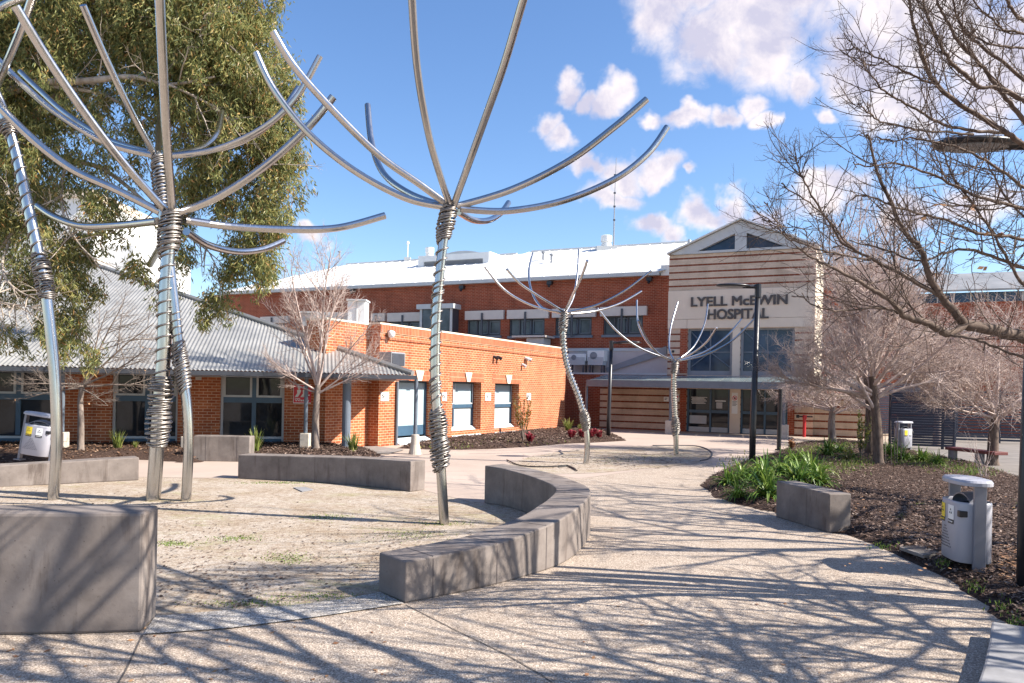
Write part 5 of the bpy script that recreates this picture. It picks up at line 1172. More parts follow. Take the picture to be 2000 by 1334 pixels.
_CS = {n: [(math.cos(2 * math.pi * k / n), math.sin(2 * math.pi * k / n)) for k in range(n)] for n in (3, 4, 5, 6, 8, 12)}
def rdir(rn, d, ang):                                       # a direction at angle ang from d, random azimuth
    u = d.orthogonal().normalized(); w = d.cross(u); q = rn.uniform(0, 2 * math.pi)
    return (d * math.cos(ang) + (u * math.cos(q) + w * math.sin(q)) * math.sin(ang)).normalized()
UP = Vector((0, 0, 1))
def grow(T, rn, p, d, L, r, lv, P):
    n = P['seg'][lv]; st = L / n; pts = [p]; rad = [r]; wd = P['wander'][lv]; tr = P['trop'][lv]; end = P.get('end', .25)
    for i in range(n):
        d = (d + Vector((rn.uniform(-wd, wd), rn.uniform(-wd, wd), rn.uniform(-wd, wd))) + UP * tr).normalized(); p = p + d * st
        pts.append(p); rad.append(r * (1 - (1 - end) * (i + 1) / n))
    if lv == P['max']: rad[-1] = rad[-2] * 1.25
    if P.get('clear') and any(q.y > .2 and abs(q.x) < .70 * q.y + .05 and q.z < EYE + .53 * q.y + .05 for q in pts): return   # branches that would enter the frame are dropped, so the shadow-casting trees stay unseen
    T.tube(pts, rad, P['sides'][lv])
    branch_from(T, rn, pts, rad, L, lv, P)
def branch_from(T, rn, pts, rad, L, lv, P, n=None):
    if lv >= P['max']: return
    n_ = n or P['n'][lv]; k = max(1, int(round(n_ * rn.uniform(.8, 1.2)))); m = len(pts) - 1
    for j in range(k):
        f = P['start'][lv] + (1 - P['start'][lv]) * (j + rn.random()) / k; f = min(.995, f); i = min(m - 1, int(f * m)); q = f * m - i
        b = pts[i].lerp(pts[i + 1], q); dd = (pts[i + 1] - pts[i]).normalized(); rb = rad[i] * (1 - q) + rad[i + 1] * q
        ang = R(rn.uniform(*P['ang'][lv])); nd = rdir(rn, dd, ang)
        if lv < 1 and nd.z < -.1: nd.z = abs(nd.z) * .4; nd.normalize()
        l = L * P['ratio'][lv] * (1.15 - .55 * f) * rn.uniform(.65, 1.25)
        grow(T, rn, b, nd, l, min(rb * .75, max(P['rmin'], l * P['slim'])), lv + 1, P)
TWIGGY = dict(max=4, seg=[6, 6, 5, 4, 3], wander=[.10, .16, .20, .22, .25], trop=[.05, .05, .05, .05, .04], sides=[8, 6, 4, 3, 3], n=[9, 9, 8, 6], start=[.30, .2, .15, .15],
              ang=[(30, 60), (30, 60), (30, 65), (30, 75)], ratio=[.62, .55, .48, .42], rmin=.0042, slim=.0115)
def bare_tree(label, base, trunk, limbs, P, seed, mat, trunk_r, group='bare winter trees', trunk_mat=None, leaves=0):
    """trunk: world points; limbs: (start fraction of the top, direction, length, radius)."""
    rn = random.Random(seed); t = thing('bare_tree', label, 'tree', base, group)
    T = TB(); m = len(trunk); Rr = [trunk_r * (1.25 if i == 0 else 1 - .35 * i / (m - 1)) for i in range(m)]; T.tube(catmull(trunk, 4), [trunk_r * (1.3 if i == 0 else 1 - .35 * i / ((m - 1) * 4)) for i in range((m - 1) * 4 + 1)], 12); T.build('trunk', trunk_mat or mat, t)
    T = TB(); top = trunk[-1]
    for h, d, L, r in limbs: grow(T, rn, trunk[-2].lerp(top, h), Vector(d).normalized(), L, r, 0, P)
    if leaves:
        V = T.v; mb = MB()
        for k in range(leaves):
            p = Vector(rn.choice(V)); a = Vector((rn.uniform(-1, 1), rn.uniform(-1, 1), rn.uniform(-1, .3))).normalized() * .05; b = a.orthogonal().normalized() * .022; mb.add([p, p + a * .5 + b, p + a, p + a * .5 - b], [(0, 1, 2, 3)])
        mb.build('dead_leaves', 'dry', t, uv=False)
    T.build('crown', mat, t); return t
def up_limbs(rn, n, L, r, spread, h0=.0):
    o = []
    for k in range(n):
        a = 2 * math.pi * (k + rn.uniform(-.3, .3)) / n; s = R(rn.uniform(*spread)); o.append((rn.uniform(h0, 1), (math.cos(a) * math.sin(s), math.sin(a) * math.sin(s), math.cos(s)), L * rn.uniform(.8, 1.15), r * rn.uniform(.7, 1.1)))
    return o
rn = random.Random(21)
# small upright tree by the veranda
b = at(617, 878, 21.4); b.z = .12
bare_tree('small bare tree with upright pale branches in front of the veranda', b, [b, at(616, 830, 21.4), at(618, 790, 21.4), at(621, 752, 21.4)],
          [(1, (-.18, 0, 1), 3.3, .045), (1, (.05, .1, 1), 3.7, .05), (.9, (.28, -.1, 1), 3.0, .04), (.8, (-.5, .1, .9), 2.3, .035), (.8, (.75, 0, .75), 2.4, .035), (.7, (-.8, -.2, .45), 1.7, .03), (.6, (.9, -.1, .35), 2.0, .032), (.5, (.9, -.2, .5), 2.1, .03), (.9, (-.3, .5, .9), 2.4, .035), (.6, (-.9, .2, .25), 1.4, .025)],
          dict(TWIGGY, max=3, n=[13, 10, 6], trop=[.07, .09, .07, .05, .04], rmin=.0065, slim=.011, ang=[(20, 50), (25, 55), (30, 60), (30, 60)], ratio=[.48, .45, .42, .4]), 31, 'barkpale', .115, trunk_mat='bark')
# low wide tree in the shade of the veranda roof
b = at(158, 871, 19.6); b.z = .12
bare_tree('low spreading bare tree in front of the shaded windows at the left', b, [b, at(158, 820, 19.6), at(157, 780, 19.6), at(163, 752, 19.6)],
          [(1, (.9, -.2, .35), 2.2, .035), (.9, (.8, .1, .0), 1.9, .03), (1, (.5, -.2, .9), 2.4, .035), (1, (-.8, -.2, .1), 1.5, .03), (.8, (-.9, -.1, -.1), 1.5, .025), (.9, (.2, -.9, .1), 1.4, .025), (1, (.7, 0, .6), 2.4, .035), (1, (.25, .2, 1), 2.0, .03), (.7, (.6, -.5, -.15), 1.4, .025)],
          dict(TWIGGY, max=3, n=[9, 8, 5], trop=[-.01, .0, .02, .03, .03], rmin=.007, slim=.012, ratio=[.5, .45, .42, .4]), 32, 'bark', .085, leaves=14)
# the main tree of the right bed
b = gr(1716, 913)
bare_tree('round bare tree with a thick trunk in the middle of the bark bed', b, [b, at(1713, 840, b.y), at(1709, 790, b.y), at(1703, 735, b.y)],
          up_limbs(rn, 12, 2.8, .060, (25, 82), -.3) + [(1, (-.1, .1, 1), 2.9, .06), (1, (.25, 0, 1), 2.7, .05), (.3, (-.9, -.1, .25), 2.8, .055), (.2, (.9, .1, .3), 2.7, .05), (1, (-.4, -.1, .9), 2.8, .05), (.4, (-.8, -.3, .5), 2.6, .05), (1, (-.25, .2, 1), 3.5, .045), (1, (.1, -.2, 1), 3.3, .045), (1, (.45, .1, 1), 3.2, .045), (1, (-.5, 0, 1), 3.3, .045)],
          dict(TWIGGY, max=3, n=[13, 11, 7], rmin=.0165, slim=.0145, ang=[(30, 65), (35, 70), (35, 75), (35, 80)], trop=[.03, .03, .04, .04, .04], ratio=[.52, .52, .48, .45]), 33, 'barkpale', .145, trunk_mat='barkhero', leaves=22)
b = gr(1698, 893)
bare_tree('taller bare tree half hidden behind the thick trunk', b, [b, at(1697, 840, b.y), at(1698, 790, b.y), at(1690, 715, b.y)],
          up_limbs(rn, 7, 2.7, .055, (12, 55), -.3) + [(1, (-.05, 0, 1), 5.0, .06), (1, (.1, .1, 1), 4.6, .055), (1, (-.2, .1, 1), 4.8, .05), (1, (.3, 0, 1), 4.5, .05), (1, (.0, -.15, 1), 4.8, .05)],
          dict(TWIGGY, max=3, n=[15, 11, 7], rmin=.017, slim=.014, ratio=[.42, .45, .45, .4], trop=[.05, .07, .05, .04, .04]), 34, 'barkpale', .15, trunk_mat='barkhero')
b = gr(1627, 868)
bare_tree('small bare tree in front of the striped wall right of the doors', b, [b, at(1624, 835, b.y), at(1625, 812, b.y), at(1627, 795, b.y)],
          up_limbs(rn, 8, 1.9, .05, (35, 80), 0) + [(1, (0, 0, 1), 2.0, .05), (.5, (-.9, 0, .2), 2.2, .04)],
          dict(TWIGGY, max=3, n=[14, 10, 7], rmin=.020, slim=.015, ratio=[.55, .52, .46, .4], trop=[.03, .03, .04, .04, .04]), 35, 'barkpale', .16, trunk_mat='bark')
b = gr(1938, 909)
bare_tree('bare tree behind the red slab bench at the right', b, [b, at(1940, 860, b.y), at(1942, 835, b.y), at(1946, 805, b.y)],
          up_limbs(rn, 10, 2.6, .055, (35, 85), 0) + [(1, (0, 0, 1), 3.0, .06), (1, (-.9, 0, .4), 3.0, .05), (.6, (-.9, -.2, .1), 2.6, .045)],
          dict(TWIGGY, max=3, n=[13, 10, 7], rmin=.0175, slim=.0145, trop=[.02, .02, .03, .04, .04], ang=[(30, 65), (35, 70), (35, 75), (35, 80)]), 36, 'barkpale', .16, trunk_mat='barkhero', leaves=20)
b = at(1830, 868, 31); b.z = 0
bare_tree('distant bare tree in front of the navy screens', b, [b, b + Vector((0, 0, .8)), b + Vector((.05, 0, 1.5)), b + Vector((0, 0, 2.1))], up_limbs(rn, 9, 3.0, .06, (20, 75), 0),
          dict(TWIGGY, max=3, n=[12, 9, 6], rmin=.021, slim=.016, ratio=[.55, .52, .46, .4]), 37, 'barkpale', .16)

# the big foreground tree that reaches in from the right
HB = Vector((6.55, 7.0, 0)); rn = random.Random(77)
ht = thing('bare_tree', 'large foreground bare tree reaching in from the right edge', 'tree', HB, 'bare winter trees')
T = TB(); T.tube(catmull([HB, HB + Vector((-.05, 0, .9)), HB + Vector((-.1, .02, 1.7)), HB + Vector((0, .1, 2.6)), HB + Vector((.25, .2, 3.8)), HB + Vector((.3, .1, 5.2))], 4), [.19 * (1 - .028 * i) for i in range(21)], 12); T.build('trunk', 'barkhero', ht)
fork = HB + Vector((-.1, .02, 1.9))
LIMB = [  # pixel course (outer end last), depth start, depth end, start radius, end radius, twig count
    (None, [(2070, 690), (2000, 658), (1960, 650), (1931, 642), (1884, 633)], 7.0, 6.7, .062, .047, 6),
    (None, [(1884, 633), (1857, 602), (1837, 579), (1818, 545), (1806, 510), (1795, 480), (1770, 458), (1742, 400), (1718, 347), (1704, 300), (1694, 261)], 6.7, 6.2, .040, .007, 34),
    (None, [(1837, 579), (1791, 554), (1749, 529), (1700, 505), (1668, 487), (1644, 473), (1606, 414), (1580, 372), (1569, 347), (1558, 320), (1554, 306)], 6.6, 6.0, .026, .005, 20),
    (None, [(1668, 487), (1640, 458), (1621, 432), (1580, 395), (1547, 373), (1526, 358)], 6.3, 5.9, .013, .0045, 9),
    (None, [(1700, 507), (1650, 500), (1606, 488), (1560, 473), (1532, 462), (1512, 425), (1495, 395)], 6.4, 5.7, .014, .0045, 12),
    (None, [(1580, 480), (1569, 447), (1530, 444), (1500, 428), (1480, 414)], 6.0, 5.6, .008, .004, 7),
    (None, [(1884, 633), (1865, 648), (1843, 649), (1815, 633), (1785, 623), (1761, 615), (1752, 600), (1716, 572), (1690, 557), (1650, 535), (1610, 515), (1580, 500), (1555, 480)], 6.7, 6.0, .042, .006, 22),
    (None, [(1757, 612), (1735, 603), (1700, 601), (1660, 606), (1620, 606), (1590, 597), (1566, 580)], 6.6, 6.2, .020, .005, 12),
    (None, [(1843, 651), (1880, 657), (1914, 666), (1950, 680), (2000, 698), (2050, 705)], 6.6, 6.4, .024, .010, 8),
    (None, [(2090, 345), (2030, 305), (1990, 276), (1956, 254), (1900, 218), (1866, 198), (1826, 160), (1806, 124), (1798, 96), (1792, 70), (1780, 30), (1774, -10), (1770, -60)], 7.1, 6.3, .047, .010, 34),
    (None, [(1826, 162), (1805, 158), (1784, 148), (1755, 134), (1728, 118), (1690, 103), (1666, 90), (1648, 66)], 6.8, 6.4, .018, .0045, 12),
    (None, [(1728, 120), (1710, 127), (1686, 124), (1665, 114), (1645, 102)], 6.6, 6.3, .008, .004, 6),
    (None, [(1956, 260), (1900, 255), (1850, 246), (1820, 232), (1790, 214), (1760, 197), (1728, 178), (1706, 152), (1690, 132), (1686, 122)], 7.0, 6.2, .026, .005, 18),
    (None, [(1900, 262), (1850, 258), (1800, 254), (1760, 246), (1720, 238), (1700, 222), (1684, 210), (1675, 203)], 6.8, 6.1, .018, .005, 14),
    (None, [(2070, 235), (2020, 207), (1990, 192), (1950, 172), (1915, 170), (1890, 150), (1860, 128), (1850, 110), (1840, 94), (1826, 66), (1816, 44), (1806, 18), (1800, -20)], 7.0, 6.6, .042, .010, 24),
    (None, [(2060, 290), (2020, 255), (1992, 226), (1965, 192), (1940, 160), (1925, 138), (1906, 116), (1880, 88), (1860, 62), (1845, 32), (1834, 12), (1826, -20)], 7.2, 6.8, .040, .010, 24),
    (None, [(2080, 215), (2040, 185), (2000, 155), (1965, 125), (1928, 98), (1890, 68), (1875, 44), (1866, 22), (1856, -20)], 7.3, 6.9, .034, .009, 18),
    (None, [(2060, 105), (2000, 95), (1970, 92), (1940, 88), (1915, 76), (1896, 66), (1870, 50)], 7.4, 6.9, .022, .006, 12),
    (None, [(2060, 75), (2000, 65), (1960, 57), (1940, 40), (1920, 22), (1905, 5), (1895, -20)], 7.2, 6.8, .020, .007, 12),
    (None, [(2050, 60), (2000, 40), (1985, 30), (1970, 10), (1965, -10)], 6.6, 6.3, .030, .012, 8),
    (None, [(2080, 440), (2020, 412), (1960, 398), (1900, 380), (1840, 350), (1790, 330), (1740, 318), (1700, 325), (1665, 318)], 7.0, 6.2, .030, .005, 24),
    (None, [(2080, 390), (2010, 370), (1950, 330), (1900, 300), (1850, 283), (1790, 270), (1745, 275), (1710, 268)], 7.1, 6.4, .028, .005, 20),
    (None, [(2090, 500), (2030, 478), (1970, 462), (1910, 455), (1850, 430), (1800, 418), (1750, 405), (1705, 385), (1670, 382)], 7.0, 6.2, .032, .005, 24),
    (None, [(2080, 545), (2010, 528), (1950, 505), (1890, 487), (1850, 492), (1800, 510), (1750, 495), (1700, 480), (1660, 470)], 7.1, 6.3, .030, .005, 22),
    (None, [(2070, 590), (2005, 560), (1970, 510), (1935, 450), (1900, 400), (1870, 360), (1850, 320), (1838, 280)], 7.0, 6.6, .028, .006, 22),
    (None, [(2050, 480), (2000, 425), (1960, 380), (1935, 330), (1920, 285)], 7.2, 6.9, .022, .006, 14),
]
T = TB(); TW = dict(TWIGGY, max=3, seg=[6, 6, 5, 3], wander=[.1, .17, .22, .25], trop=[.03, .10, .09, .08], sides=[6, 5, 4, 3], n=[0, 5, 3], start=[.1, .12, .15], ang=[(25, 60), (30, 65), (35, 75)], ratio=[.3, .42, .40], rmin=.0034, slim=.0068, end=.5)
for _, px, z0, z1, r0, r1, nt in LIMB:
    m = len(px); P = catmull([at(x, y, z0 + (z1 - z0) * i / (m - 1)) for i, (x, y) in enumerate(px)], 4); k = len(P)
    P = [p + Vector((rn.uniform(-1, 1), rn.uniform(-1, 1), rn.uniform(-1, 1))) * .007 for p in P]
    r0 *= 1. if r0 > .055 or px[0] == (1884, 633) else .62; Rr = [r0 + (r1 - r0) * (i / (k - 1)) ** .8 for i in range(k)]; T.tube(P, Rr, 8 if r0 > .02 else 6)
    if px[0][0] > 2030: q = P[0]; s = HB + Vector((-.05, .05, max(1.7, q.z - .9))); T.tube(catmull([s, s.lerp(q, .5) + Vector((0, 0, .12)), q], 5), [r0 * 1.5 - r0 * .5 * i / 10 for i in range(11)], 8)
    L = sum((b - a).length for a, b in zip(P, P[1:]))
    # side twigs, then the spur shoots that stud every branch
    for j in range(int(nt * 1.15)):
        f = rn.uniform(.12, .98); i = min(k - 2, int(f * (k - 1))); d = (P[i + 1] - P[i]).normalized(); nd = rdir(rn, d, R(rn.uniform(25, 65))); l = rn.uniform(.22, .75) * (1.15 - .5 * f)
        grow(T, rn, P[i], nd, l, min(Rr[i] * .6, max(.0034, l * .0095)), 1, TW)
    for j in range(int(L * 20)):
        i = rn.randrange(k - 1); p = P[i].lerp(P[i + 1], rn.random()); d = (P[i + 1] - P[i]).normalized(); nd = rdir(rn, d, R(rn.uniform(35, 90))); l = rn.uniform(.02, .09)
        T.tube([p, p + nd * l * .7, p + nd * l, p + nd * (l + .012)], [.0036, .003, .0056, .001], 4)
T.build('crown', 'barkhero', ht)
mb = MB()
for k in range(14):
    p = at(rn.uniform(1780, 1990), rn.uniform(340, 560), 6.6)
    for q in range(2):
        a = Vector((rn.uniform(-1, 1), rn.uniform(-1, 1), rn.uniform(-1, .2))).normalized() * .06; b = a.orthogonal().normalized() * .025; mb.add([p, p + a * .5 + b, p + a, p + a * .5 - b], [(0, 1, 2, 3)])
mb.build('dead_leaves', 'dry', ht, uv=False)
# more of the same row, out of the frame to the right: their branches throw the streaks over the path
def off_tree(label, x, y, h, seed, L, n=(10, 6)):
    b = Vector((x, y, 0)); r = random.Random(seed)
    bare_tree(label, b, [b, b + Vector((.03, 0, h * .4)), b + Vector((-.02, .03, h * .75)), b + Vector((.05, 0, h))], up_limbs(r, 8, L, .06, (20, 75), -.3) + [(1, (.1, 0, 1), L * 1.2, .06)],
              dict(TWIGGY, clear=1, max=2, n=list(n), rmin=.014, slim=.019, end=.5, trop=[.03, .04, .05, .05, .05]), seed, 'barkhero', .12)
off_tree('bare tree of the row to the right of the camera', 8.4, 3.9, 3.4, 51, 3.7, (9, 5))
off_tree('bare tree farther right in the row by the camera', 11.0, 5.8, 3.0, 52, 3.8, (7, 5))
off_tree('bare tree beside the large foreground tree, right of the frame', 11.0, 9.0, 5.2, 55, 4.4, (6, 4))
off_tree('bare tree in the right bed beyond the bin, right of the frame', 13.2, 12.6, 6.0, 56, 4.6, (6, 4))
off_tree('bare tree across the path to the right of the tall block', 6.4, 2.0, 3.8, 53, 3.9, (8, 5))
off_tree('bare tree behind and to the right of the camera', 4.7, 3.5, 4.9, 54, 4.0, (8, 5))

# ---------------------------------------------------------------- the gum tree
rn = random.Random(8); GB = Vector((-14.2, 16.6, 0))
gt = thing('gum_tree', 'tall drooping eucalyptus filling the upper left corner', 'tree', GB)
T = TB(); T.tube(catmull([GB, GB + Vector((.1, 0, 2.5)), GB + Vector((.5, .1, 5)), GB + Vector((.9, .2, 8)), GB + Vector((1.6, .2, 12))], 5), [.42 - .014 * i for i in range(21)], 12); T.build('trunk', 'barkgum', gt)
T = TB()
GL = [([(-190, 420), (-60, 250), (40, 140), (110, 75), (180, 20), (230, -60)], 16.6, 16.5, .15, .05), ([(-160, 330), (-40, 215), (60, 165), (170, 158), (260, 150), (330, 165), (420, 150)], 16.6, 15.8, .13, .02), ([(-150, 370), (0, 300), (90, 200), (150, 175), (200, 205), (240, 268), (262, 300)], 16.6, 17.2, .10, .015),
      ([(60, 165), (120, 170), (200, 185), (280, 225), (320, 240), (380, 262)], 16.3, 16.6, .06, .012), ([(40, 140), (75, 105), (90, 75), (140, 20), (170, -60)], 16.5, 17.5, .07, .02), ([(-120, 500), (-20, 500), (20, 460), (55, 430), (70, 380)], 16.6, 16.4, .06, .015), ([(20, 470), (5, 510), (12, 545), (40, 570), (75, 585)], 16.4, 15.6, .035, .012),
      ([(-140, 340), (0, 290), (110, 310), (200, 330), (290, 400), (330, 440), (380, 470), (440, 520)], 16.6, 17, .08, .008), ([(110, 75), (200, 60), (300, 40), (400, 60), (470, 110), (520, 180)], 16.6, 16, .07, .012), ([(330, 165), (420, 210), (490, 270), (530, 330)], 15.8, 16.2, .03, .01), ([(290, 400), (390, 470), (430, 540), (440, 590)], 16.8, 16.8, .02, .005), ([(130, 310), (120, 400), (150, 470), (200, 520)], 16.6, 16, .035, .008), ([(90, 200), (60, 260), (30, 330), (20, 400)], 16.6, 17.5, .04, .01), ([(-100, 560), (0, 590), (60, 600), (110, 620)], 16.4, 15.5, .03, .008)]
for px, z0, z1, r0, r1 in GL:
    m = len(px); P = catmull([at(x, y, z0 + (z1 - z0) * i / (m - 1)) for i, (x, y) in enumerate(px)], 5); k = len(P); T.tube(P, [r0 + (r1 - r0) * i / (k - 1) for i in range(k)], 8)
    for j in range(10):
        i = rn.randrange(2, k - 1); nd = rdir(rn, (P[i + 1] - P[i]).normalized(), R(rn.uniform(30, 70))); grow(T, rn, P[i], nd, rn.uniform(.5, 1.2), .018, 0, dict(TWIGGY, max=2, n=[4, 3], sides=[5, 4, 3, 3, 3], trop=[-.02, -.05, -.06], rmin=.006, slim=.008, wander=[.15, .2, .25, .2, .2]))
T.build('limbs', 'barkgum', gt)
blobs = [(60, 60, 120, 1), (200, 30, 130, 1), (340, 50, 130, 1.2), (440, 80, 115, 1.3), (510, 165, 85, 1.3), (535, 250, 66, 1.3), (530, 340, 66, 1.2), (505, 420, 62, 1.1), (490, 490, 52, 1.1), (400, 140, 120, 1.2), (430, 250, 100, 1.2), (320, 190, 100, .8), (150, 150, 110, .6), (20, 190, 110, 1), (60, 320, 90, .8), (160, 330, 66, .45), (410, 350, 84, 1), (240, 270, 70, .5), (120, 470, 74, 1.), (40, 420, 60, .7),
         (50, 540, 62, .9), (150, 560, 56, .9), (215, 420, 56, .8), (265, 530, 34, .8), (520, 520, 40, 1), (430, 585, 28, .9), (330, 560, 22, .7), (405, 612, 22, .7), (115, 640, 52, 1.2), (18, 650, 24, .9), (360, 500, 28, .7), (450, 540, 42, .8), (-80, 100, 160, 1), (-100, 350, 160, .9), (200, -90, 200, .8), (430, -60, 150, 1), (-80, 560, 80, .6), (350, 420, 60, .6), (180, 690, 20, .5), (570, 300, 26, 1), (560, 190, 30, 1), (540, 420, 30, 1)]
vs = []; fs = []
def gum_leaf(q, a, w):
    s = a.cross(Vector((rn.uniform(-1, 1), rn.uniform(-1, 1), rn.uniform(-.3, .3)))).normalized() * w; o = len(vs); c = s.cross(a).normalized() * .012
    vs.extend([tuple(q), tuple(q + a * .4 + s + c), tuple(q + a + c * .5), tuple(q + a * .4 - s + c)]); fs.append((o, o + 1, o + 2, o + 3))
blobs = [(x, y, r, d, 16.6) for x, y, r, d in blobs] + [(x, y, r, .8, 20.8) for x, y, r in ((60, 60, 110), (200, 30, 120), (340, 50, 110), (440, 90, 90), (400, 150, 80), (20, 190, 100), (-80, 100, 130), (-100, 350, 120), (200, -90, 160), (130, 170, 70), (60, 290, 60), (500, 200, 60), (-60, 480, 90), (30, 440, 50))]
for x, y, r, dens, ZB in blobs:
    # every clump is a dome of leafy tufts, each tuft a drooping tassel of leaves
    nt = max(5, int(r * r / 110 * dens)); rw = r * ZB / 1500
    for j in range(nt):
        d = Vector((rn.gauss(0, 1), rn.gauss(0, 1), rn.gauss(0, 1))).normalized(); q = rn.random() ** .45
        c = at(x, y, ZB) + Vector((d.x * rw, d.y * min(rw, 1.1), d.z * rw)) * q * .96; sz = rn.uniform(.16, .34); lean = Vector((rn.uniform(-.5, .5), rn.uniform(-.5, .5), -1)).normalized()
        for k in range(int(rn.uniform(55, 110) * (sz / .25))):
            h = rn.random(); e = sz * (1.05 - .55 * h); p = c + lean * (sz * 2.1 * (h - .35)) + Vector((rn.gauss(0, .45) * e, rn.gauss(0, .45) * e, rn.gauss(0, .2) * e))
            a = (lean * .9 + Vector((rn.uniform(-.9, .9), rn.uniform(-.9, .9), rn.uniform(-.5, .5)))).normalized() * rn.uniform(.09, .17); gum_leaf(p, a, rn.uniform(.010, .018))
mb = MB(); mb.v = vs; mb.f = fs; mb.build('foliage', 'gumleaf', gt, uv=False)

# ---------------------------------------------------------------- garden plants
def strappy(n, L, seed, w=.03, arch=1.0, upright=.5):
    r = random.Random(seed); mb = MB()
    for k in range(n):
        a = r.uniform(0, 6.28); l = L * r.uniform(.55, 1.1); el = R(r.uniform(22 + 45 * upright, 84)); p = Vector((r.uniform(-.08, .08), r.uniform(-.08, .08), 0)); d = Vector((math.cos(a) * math.cos(el), math.sin(a) * math.cos(el), math.sin(el))); sd_ = Vector((-math.sin(a), math.cos(a), 0)); P = []; S = 6; ww = w * r.uniform(.7, 1.2); dr = arch * r.uniform(.16, .36)
        for i in range(S + 1):
            f = i / S; P.append((p.copy(), ww * (1 - f ** 2.2) * .5 + .001)); d = (d + Vector((0, 0, -dr * (f + .25)))).normalized(); p = p + d * (l / S)
        v = []
        for q, h in P: v += [q - sd_ * h + Vector((0, 0, h * .5)), q, q + sd_ * h + Vector((0, 0, h * .5))]
        mb.add(v, [(3 * i + j, 3 * i + j + 1, 3 * i + j + 4, 3 * i + j + 3) for i in range(S) for j in (0, 1)])
    return mb
CL_ = {}
def clump(key, mats, x, y, z, s, label, cat='plant', group=None, rz=None, name='strappy_plant', px=True):
    if key not in CL_:
        n, L, seed, w, arch, upr = key; o = strappy(n, L, seed, w, arch, upr).build(name, mats, uv=False); CL_[key] = o; first = True
    else: o = CL_[key].copy(); COL.objects.link(o)
    p = gr(x, y, z) if px else Vector((x, y, z)); o.location = p; o.scale = (s, s, s); o.rotation_euler = (0, 0, (x * 1.7 + y) % 6.28 if rz is None else rz)
    return tag(o, label, cat, group)
AG = [(95, .70, 1, .05, 1.9, .25), (95, .70, 2, .05, 2.1, .25), (80, .62, 3, .046, 2.0, .2)]
GRP = 'green strappy plants round the lamp post'
spots = [(1425, 950, .8, 'small strappy plant at the front left tip of the bark bed'), (1440, 972, .62, 'smallest green strappy plant on the path edge of the bark bed'), (1452, 938, 1., 'green strappy plant just left of the lamp post foot'), (1490, 950, 1.15, 'wide green strappy plant in front of the lamp post foot'), (1500, 975, 1.0, 'green strappy plant touching the left end of the short block'),
         (1530, 930, 1.2, 'tall green strappy plant right of the lamp post foot'), (1560, 948, 1.15, 'bright green strappy plant behind the short block'), (1585, 935, 1.1, 'yellow green strappy plant behind the middle of the short block'), (1490, 922, .95, 'green strappy plant behind the lamp post foot'), (1550, 912, 1.0, 'green strappy plant in the back row beyond the lamp post'), (1600, 950, .9, 'rightmost strappy plant leaning over the bark')]
for i, (x, y, s, lb) in enumerate(spots): clump(AG[i % 3], 'strap', x, y, .08, s, lb, group=GRP)
sp2 = [(1617, 890, 1.0, 'dark strappy plant at the foot of the small right hand tree'), (1640, 885, .9, 'strappy plant between the two nearest trunks and the striped wall'), (1745, 893, 1.0, 'strappy plant in front of the distant bin'), (1765, 900, .9, 'strappy plant right of the wire stakes'), (1735, 885, .8, 'small strappy plant left of the distant bin'), (1800, 903, .8, 'strappy plant at the back edge of the bark bed'), (1830, 908, .7, 'low strappy plant nearest the red bench'), (1660, 898, .8, 'strappy plant just left of the thick trunk')]
for i, (x, y, s, lb) in enumerate(sp2): clump(AG[(i + 1) % 3], 'strap', x, y, .08, s, lb, group='green strappy plants at the back of the bark bed')
FX = [(60, .62, 11, .035, .55, .9), (55, .6, 12, .035, .6, .9)]
clump(FX[0], 'strapy', 499, 881, .2, 1.05, 'upright grassy plant beside the small square block', name='strappy_plant'); clump(FX[1], 'strapy', 690, 881, .2, .95, 'upright grassy plant at the foot of the thick blue column')
clump(FX[0], 'strapy', 230, 876, .2, .85, 'grassy plant under the shaded window at the left'); clump(FX[1], 'strapy', 265, 876, .2, .35, 'tiny grassy tuft right of the plant under the shaded window')
clump(FX[1], 'strapy', 1109, 843, .1, 1.1, 'grassy plant at the far corner of the orange wing'); clump(FX[0], 'strapy', 1133, 842, .1, .6, 'small tuft beside the leaning sculpture')
def leafy(n, h, spread, seed, stems, lw, ll, up=.9, fill=.25):
    r = random.Random(seed); mb = MB(); T = TB()
    for s in range(stems):
        a = r.uniform(0, 6.28); d = Vector((math.cos(a) * spread * r.uniform(.2, 1), math.sin(a) * spread * r.uniform(.2, 1), 1)).normalized(); p = Vector((0, 0, 0)); P = [p]; hh = h * r.uniform(.6, 1.05)
        for i in range(6): d = (d + Vector((r.uniform(-.15, .15), r.uniform(-.15, .15), .12))).normalized(); p = p + d * hh / 6; P.append(p)
        T.tube(P, [.012 - .0015 * i for i in range(7)], 4)
        for k in range(n):
            f = fill + (1 - fill) * r.random(); i = min(5, int(f * 6)); q = P[i].lerp(P[i + 1], f * 6 - i); b = r.uniform(0, 6.28); o = Vector((math.cos(b), math.sin(b), up * r.uniform(.3, 1.6))).normalized() * ll * r.uniform(.6, 1.2); w = o.cross(UP).normalized() * lw * r.uniform(.7, 1.2); mb.add([q, q + o * .45 + w, q + o, q + o * .45 - w], [(0, 1, 2, 3)])
    return mb, T
def shrub(name, label, x, y, z, args, mat, smat='bark', group=None):
    p = gr(x, y, z); t = thing(name, label, 'shrub' , p, group); mb, T = leafy(*args); mb.build('foliage', mat, t, uv=False, local=True); o = T.build('stems', smat, t); o.matrix_parent_inverse = Matrix.Identity(4); return t
shrub('leucadendron_shrub', 'reddish upright shrub against the orange wing', 1022, 862, .1, (46, 1.75, .42, 3, 12, .022, .12, 1.2, .35), 'coneleaf')
shrub('leafy_shrub', 'yellow green leafy shrub left of the thick trunk', 1681, 893, .08, (60, 1.45, .4, 6, 11, .024, .09, .8, .2), 'shrubleaf')
